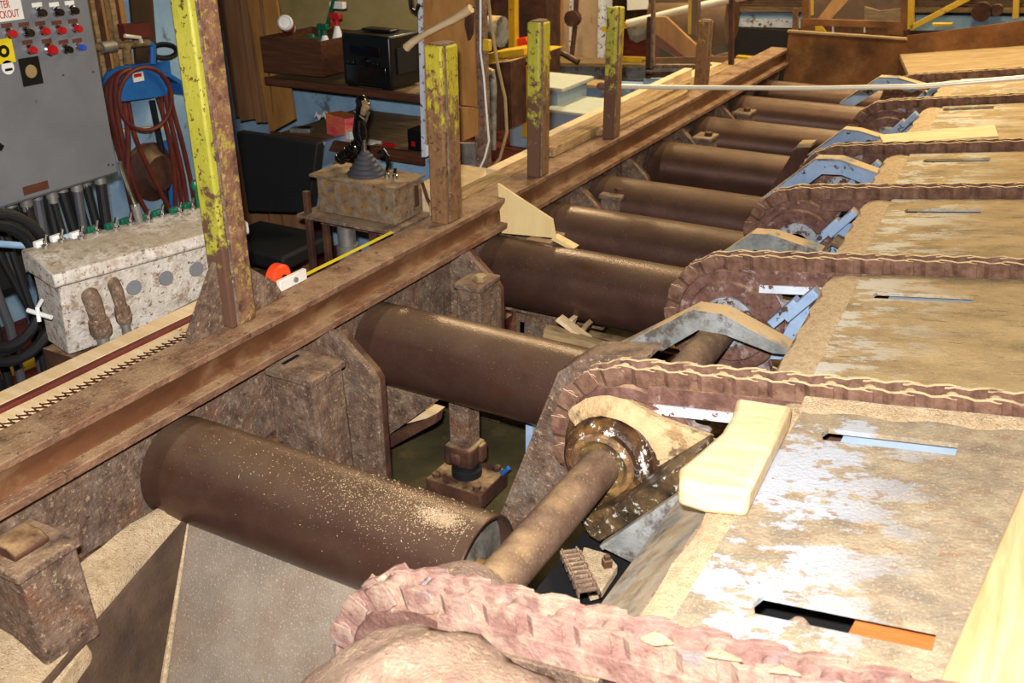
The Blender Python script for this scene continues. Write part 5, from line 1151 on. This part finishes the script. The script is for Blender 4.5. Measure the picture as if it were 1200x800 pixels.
# pale columns
pane('pale_column', 'pinkwall', 9.0, ((632, -140), (660, -140), (658, 72), (636, 72)), .4, 'tan-grey column left of the hanging cables', 'column')
pane('pale_column', 'white_blue', 9.2, ((660, -140), (672, -140), (668, 75), (656, 75)), .3, 'pale grey-blue edge strip between the two tan columns', 'column')
pane('pink_panel', 'pinkwall', 9.3, ((672, -140), (704, -140), (704, 72), (670, 70)), .2, 'large pinkish tan panel with a rust stain behind the fourth post', 'panel')
pane('grey_strip', 'white_blue', 9.25, ((704, -140), (713, -140), (708, 70), (700, 70)), .2, 'narrow grey upright strip right of the pinkish panel', 'upright')
b = MB(); b.tube([at('y', *q, 8.9) for q in ((676, -10), (674, 30), (670, 66))], .03, 8); b.lathe([(0, 0), (0, .09), (.1, .09), (.1, 0)], at('y', 669, 22, 8.85), Y, 12); tag(b.build('conduit', 'rust_dark'), 'dark conduit with a rusty junction on the pale column', 'conduit')
b = MB(); A_ = at('y', 655, 60, 8.0); B_ = at('y', 678, 73, 8.0); b.tube([A_, B_], .035, 8); tag(b.build('leaning_bar', 'rust_dark'), 'short dark bar leaning in front of the pale columns', 'bar')
pane('wood_upright', 'plywood', 8.6, ((642, -140), (654, -140), (648, 100), (638, 100)), .2, 'brown wooden upright at the top between the columns', 'post')
pane('blue_wedge', 'wall_blue', 7.4, ((755, 92), (785, 92), (775, 110), (745, 120)), .2, 'pale blue sloping cover behind the silver tube', 'cover')
# dark machine between post 4 and the glazed frame
t = thing('yellow_rail', 'pair of level yellow rails between the fourth post and the rusty frame', 'rail', at('y', 740, 70, 8.3))
for (p, q, w) in (((706, 34), (735, 30), .05), ((728, 30), (770, 24), .06), ((730, 69), (758, 70), .05)):
    A_ = at('y', *p, 8.3); B_ = at('y', *q, 8.3); d = (B_ - A_).normalized(); b = MB(); b.frame_box((A_ + B_) / 2, d, Y, d.cross(Y), (B_ - A_).length, .05, w); b.build('bar', 'yellow', t)
pane('metal_bracket', 'steel', 8.4, ((735, 34), (758, 24), (756, 46), (746, 50), (738, 46)), .2, 'small grey metal bracket behind the fourth post', 'bracket')
pane('white_boards', 'white_paper', 9.6, ((735, -140), (770, -140), (770, 10), (735, 12)), .1, 'cream uprights at the top left of the glazed frame', 'boards')
# glazed rusty frame (cabinet)
t = guard = thing('glazed_guard', 'rusty framed guard with dusty glass behind the farthest short post', 'machine guard', at('y', 810, 85, 5.9))
y = 5.9
for (q, m) in ((((758, 20), (764, 20), (762, 92), (756, 92)), 'rust_dark'), (((764, -140), (767, -140), (765, 90), (762, 90)), 'rust'), (((856, -140), (860, -140), (858, 90), (853, 90)), 'rust_dark'),
               (((757, 80), (858, 80), (857, 84), (757, 84)), 'steel'), (((757, 86), (858, 86), (857, 91), (757, 91)), 'rust_dark'), (((766, 76), (832, 76), (832, 80), (766, 80)), 'rust')):
    b = MB(); b.prism([at('y', *p, y) for p in q], (0, .05, 0)); b.build('frame_bar', m, t)
b = MB(); b.prism([at('y', *p, y + .02) for p in ((767, -140), (855, -140), (853, 76), (765, 76))], (0, .006, 0)); b.build('glass', 'glass', t)
# things behind the glass
t = thing('roll_case', 'large brown steel rolls behind the glazed guard', 'rolls', at('y', 820, 30, 8))
for (p, q, r) in (((768, 22), (858, 22), .26), ((768, -4), (862, -6), .2)):
    A_ = at('y', *p, 8.0); B_ = at('y', *q, 8.0)
    b = MB(); b.lathe([(0, 0), (0, r * .92), (.04, r), ((B_ - A_).length - .04, r), ((B_ - A_).length, r * .92), ((B_ - A_).length, 0)], A_, B_ - A_, 40); b.build('roll', 'duct_brown', t)
b = MB(); p = [at('y', *q, 6.9) for q in ((766, 20), (780, 20), (838, 74), (828, 78), (800, 74), (766, 46))]; b.prism(p, (0, .05, 0)); b.build('slope_sheet', 'plywood', guard)['label'] = 'tan sloping sheet behind the dusty glass'
b = MB(); p = [at('y', *q, 6.8) for q in ((766, 38), (800, 66), (820, 76), (768, 78), (800, 72), (766, 50))]; b.prism([at('y', *q, 6.8) for q in ((766, 38), (802, 66), (808, 74), (766, 52))], (0, .04, 0)); b.build('red_sheet', 'hose', guard)['label'] = 'red-brown sloping edge'
pane('brown_sheet', 'rust', 7.0, ((764, 50), (800, 72), (856, 78), (856, 60), (835, 66), (800, 40)), .04, 'brown lower sheet behind the dusty glass', 'sheet', parent=guard)
pane('base_sheet', 'rust_sheet', 6.1, ((766, 68), (854, 66), (854, 77), (766, 78)), .03, 'low rusty sheet across the bottom of the glazed guard', 'sheet', parent=guard)
b = MB(); b.tube([at('y', 735, 28, 7.0), at('y', 800, 12, 7.0), at('y', 880, -6, 7.0)], .035, 12); tag(b.build('white_pipe', 'alu'), 'pale pipe rising to the right behind the glazed guard', 'pipe')
t = thing('far_post', 'tall yellow post seen through the glazed guard', 'post', at('y', 812, 40, 6.6))
b = MB(); b.prism([at('y', *q, 6.6) for q in ((808, -140), (813, -140), (810, 40), (806, 40))], (0, .08, 0)); b.build('painted_face', 'yellow', t)
b = MB(); b.prism([at('y', *q, 6.6) for q in ((813, -140), (821, -140), (816, 42), (810, 40))], (0, .09, 0)); b.build('side_face', 'duct_brown', t)

# pale blue far deck with dusty top
t = thing('far_platform', 'far pale blue steel beam topped with dusty brown decking', 'platform', at('y', 1000, 20, 11))
yy_ = 10.5
b = MB(); b.prism([at('y', *q, yy_) for q in ((860, 14), (1230, 20), (1230, 34), (1060, 36), (930, 31), (860, 31))], (0, .3, 0)); b.build('beam', 'wall_blue', t)
b = MB(); b.prism([at('y', *q, yy_ - .02) for q in ((860, 22), (1060, 24), (1060, 36), (860, 31))], (0, .02, 0)); b.build('lower_flange', 'white_blue', t)
b = MB(); b.prism([at('y', *q, yy_ - .05) for q in ((858, 8), (1230, 10), (1230, 15), (858, 14))], (0, .6, 0)); b.build('edge_board', 'wood_worn', t)
b = MB(); b.prism([at('y', *q, yy_) for q in ((858, -12), (1230, -12), (1230, 10), (858, 8))], (0, .5, 0)); b.build('brick_face', 'wood_tan', t)
for k in range(18):
    xx = 866 + k * 20; 
b = MB()
for k in range(6):
    b.prism([at('y', *q, yy_ - .03) for q in ((858, -8 + 3.2 * k), (1230, -7 + 3.2 * k), (1230, -6.2 + 3.2 * k), (858, -7.2 + 3.2 * k))], (0, .03, 0))
b.build('deck_joints', 'rust_red', t)
b = MB(); b.lathe([(0, 0), (0, .1), (.05, .1), (.06, 0)], at('y', 1150, 14, 10.3), Y, 16); b.build('round_cap', 'rust_dark', t)
b = MB(); b.lathe([(0, 0), (0, .06), (.05, .06), (.06, 0)], at('y', 1168, 12, 10.3), Y, 16); b.build('round_cap', 'rust_dark', t)

# glass frame above the end plate
t = thing('glass_screen', 'rusty framed glass panel standing above the far end plate', 'machine guard', at('y', 1000, 35, 7.0))
y = 7.0
for (q, m) in ((((940, -140), (947, -140), (948, 26), (940, 36)), 'rust_sheet'), (((1058, -140), (1064, -140), (1062, 36), (1055, 36)), 'rust_sheet'), (((946, 22), (1058, 26), (1058, 33), (946, 30)), 'rust_sheet'),
               (((938, 22), (956, 24), (956, 37), (938, 36)), 'rust_sheet'), (((1040, 27), (1060, 28), (1058, 42), (1040, 40)), 'rust_sheet')):
    y -= .004; b = MB(); b.prism([at('y', *p, y) for p in q], (0, .05, 0)); b.build('frame_bar', m, t)
b = MB(); b.prism([at('y', *p, y + .02) for p in ((947, -140), (1058, -140), (1058, 26), (947, 22))], (0, .006, 0)); b.build('glass', 'glass', t)
for x in (975, 1012):
    b = MB(); b.prism([at('y', *p, y + .02) for p in ((x, 30), (x + 2, 30), (x + 2, 38), (x, 38))], (0, .02, 0)); b.build('spacer', 'alu', t)
b = MB(); b.prism([at('y', *p, 6.96) for p in ((955, 31), (963, 31), (968, 37), (955, 36))], (0, .02, 0)); b.build('yellow_tab', 'yellow', t)
pane('slanted_board', 'plywood', 8.2, ((958, 22), (985, -12), (1006, -12), (972, 24)), .05, 'tan slanted board seen through the far glass', 'board', parent=t)
pane('tan_curved_sheet', 'wood_worn', 7.6, ((1013, 8), (1030, 13), (1056, 10), (1056, 27), (1013, 24)), .05, 'tan curved sheet low in the far glass frame', 'sheet', parent=t)
pane('dark_housing', 'rust_dark', 9.3, ((945, -140), (1060, -140), (1060, 110), (945, 110)), .3, 'dark brown housing behind the far glass', 'machine')
pane('yellow_stub', 'yellow', 7.3, ((948, -140), (953, -140), (952, 18), (949, 18)), .05, 'yellow bar inside the left edge of the far glass frame', 'bar', parent=t)
pane('yellow_post_short', 'yellow_post', 7.2, ((929, 10), (934, 10), (934, 36), (928, 38)), .05, 'short rusty yellow post left of the far glass frame', 'post', parent=t)
# yellow railing
t = thing('safety_railing', 'yellow safety railing with a diagonal brace at the top right', 'railing', at('y', 1070, 35, 7.1))
y = 7.15
for (p, q, w) in (((1072, -140), (1067, 34), .05), ((1067, 33), (1140, -5), .045), ((1198, -140), (1190, 22), .045)):
    A_ = at('y', *p, y); B_ = at('y', *q, y); d = (B_ - A_).normalized(); b = MB(); b.frame_box((A_ + B_) / 2, d, Y, d.cross(Y), (B_ - A_).length, .04, w); b.build('rail' if q[0] == 1140 else 'upright', 'yellow', t, .004)
pane('yellow_strip', 'yellow', 7.3, ((1092, 28), (1115, 28), (1115, 31), (1094, 31)), .1, 'short flat yellow strip behind the rusty side sheet', 'strip')
b = MB(); b.box((-4.4, 9.6, FZ), (-1.0, 9.7, .1)); tag(b.build('recess_shade_panel', 'black_matte'), 'black panel painted as the shade in the opening below the far pale blue platform', 'opening')  # solid black panel stands in for the shade inside the opening
# yellow toe board right of frame
b = MB(); b.prism([at('y', *q, 6.7) for q in ((862, 66), (905, 70), (905, 73), (862, 70))], (0, .1, 0)); tag(b.build('toe_bar', 'yellow'), 'short level yellow bar left of the far end plate', 'bar')
# ================================================================== light
def area(name, loc, size, power, col, rot=(0, 0, 0)):
    l = bpy.data.lights.new(name, 'AREA'); l.shape = 'RECTANGLE'; l.size, l.size_y = size; l.energy = power; l.color = col
    o = bpy.data.objects.new(name, l); COL.objects.link(o); o.location = loc; o.rotation_euler = rot; return o
# the camera's flash, mounted just above and left of the lens
fl = bpy.data.lights.new('camera_flash', 'AREA'); fl.shape = 'RECTANGLE'; fl.size = .07; fl.size_y = .045; fl.energy = 148; fl.color = (1, .97, .93); fl.spread = math.radians(150)
fo = bpy.data.objects.new('camera_flash', fl); COL.objects.link(fo)
fo.matrix_world = cam.matrix_world.copy(); fo.location = CC + CU * .13 - CR * .05 + CF * .02
# sodium lamps under the ceiling
for k, (x, y) in enumerate(((-.8, 4.3), (-1.2, 7.0), (-4.5, 7.5), (1.5, 5.0), (-2.0, 10.5), (2.0, 9.0))):
    area('ceiling_lamp', (x, y, 4.2), (.5, 1.2), 112, (1.0, .78, .45))
area('ceiling_lamp', (-4.3, 6.4, 4.2), (.3, .3), 150, (1.0, .82, .5))
w = bpy.data.worlds.new('world'); bpy.context.scene.world = w; w.use_nodes = True
w.node_tree.nodes['Background'].inputs[0].default_value = (.9, .75, .55, 1); w.node_tree.nodes['Background'].inputs[1].default_value = .1
vs = bpy.context.scene.view_settings; vs.view_transform = 'Standard'; vs.look = 'None'; vs.gamma = 1; vs.exposure = 0; vs.use_curve_mapping = False
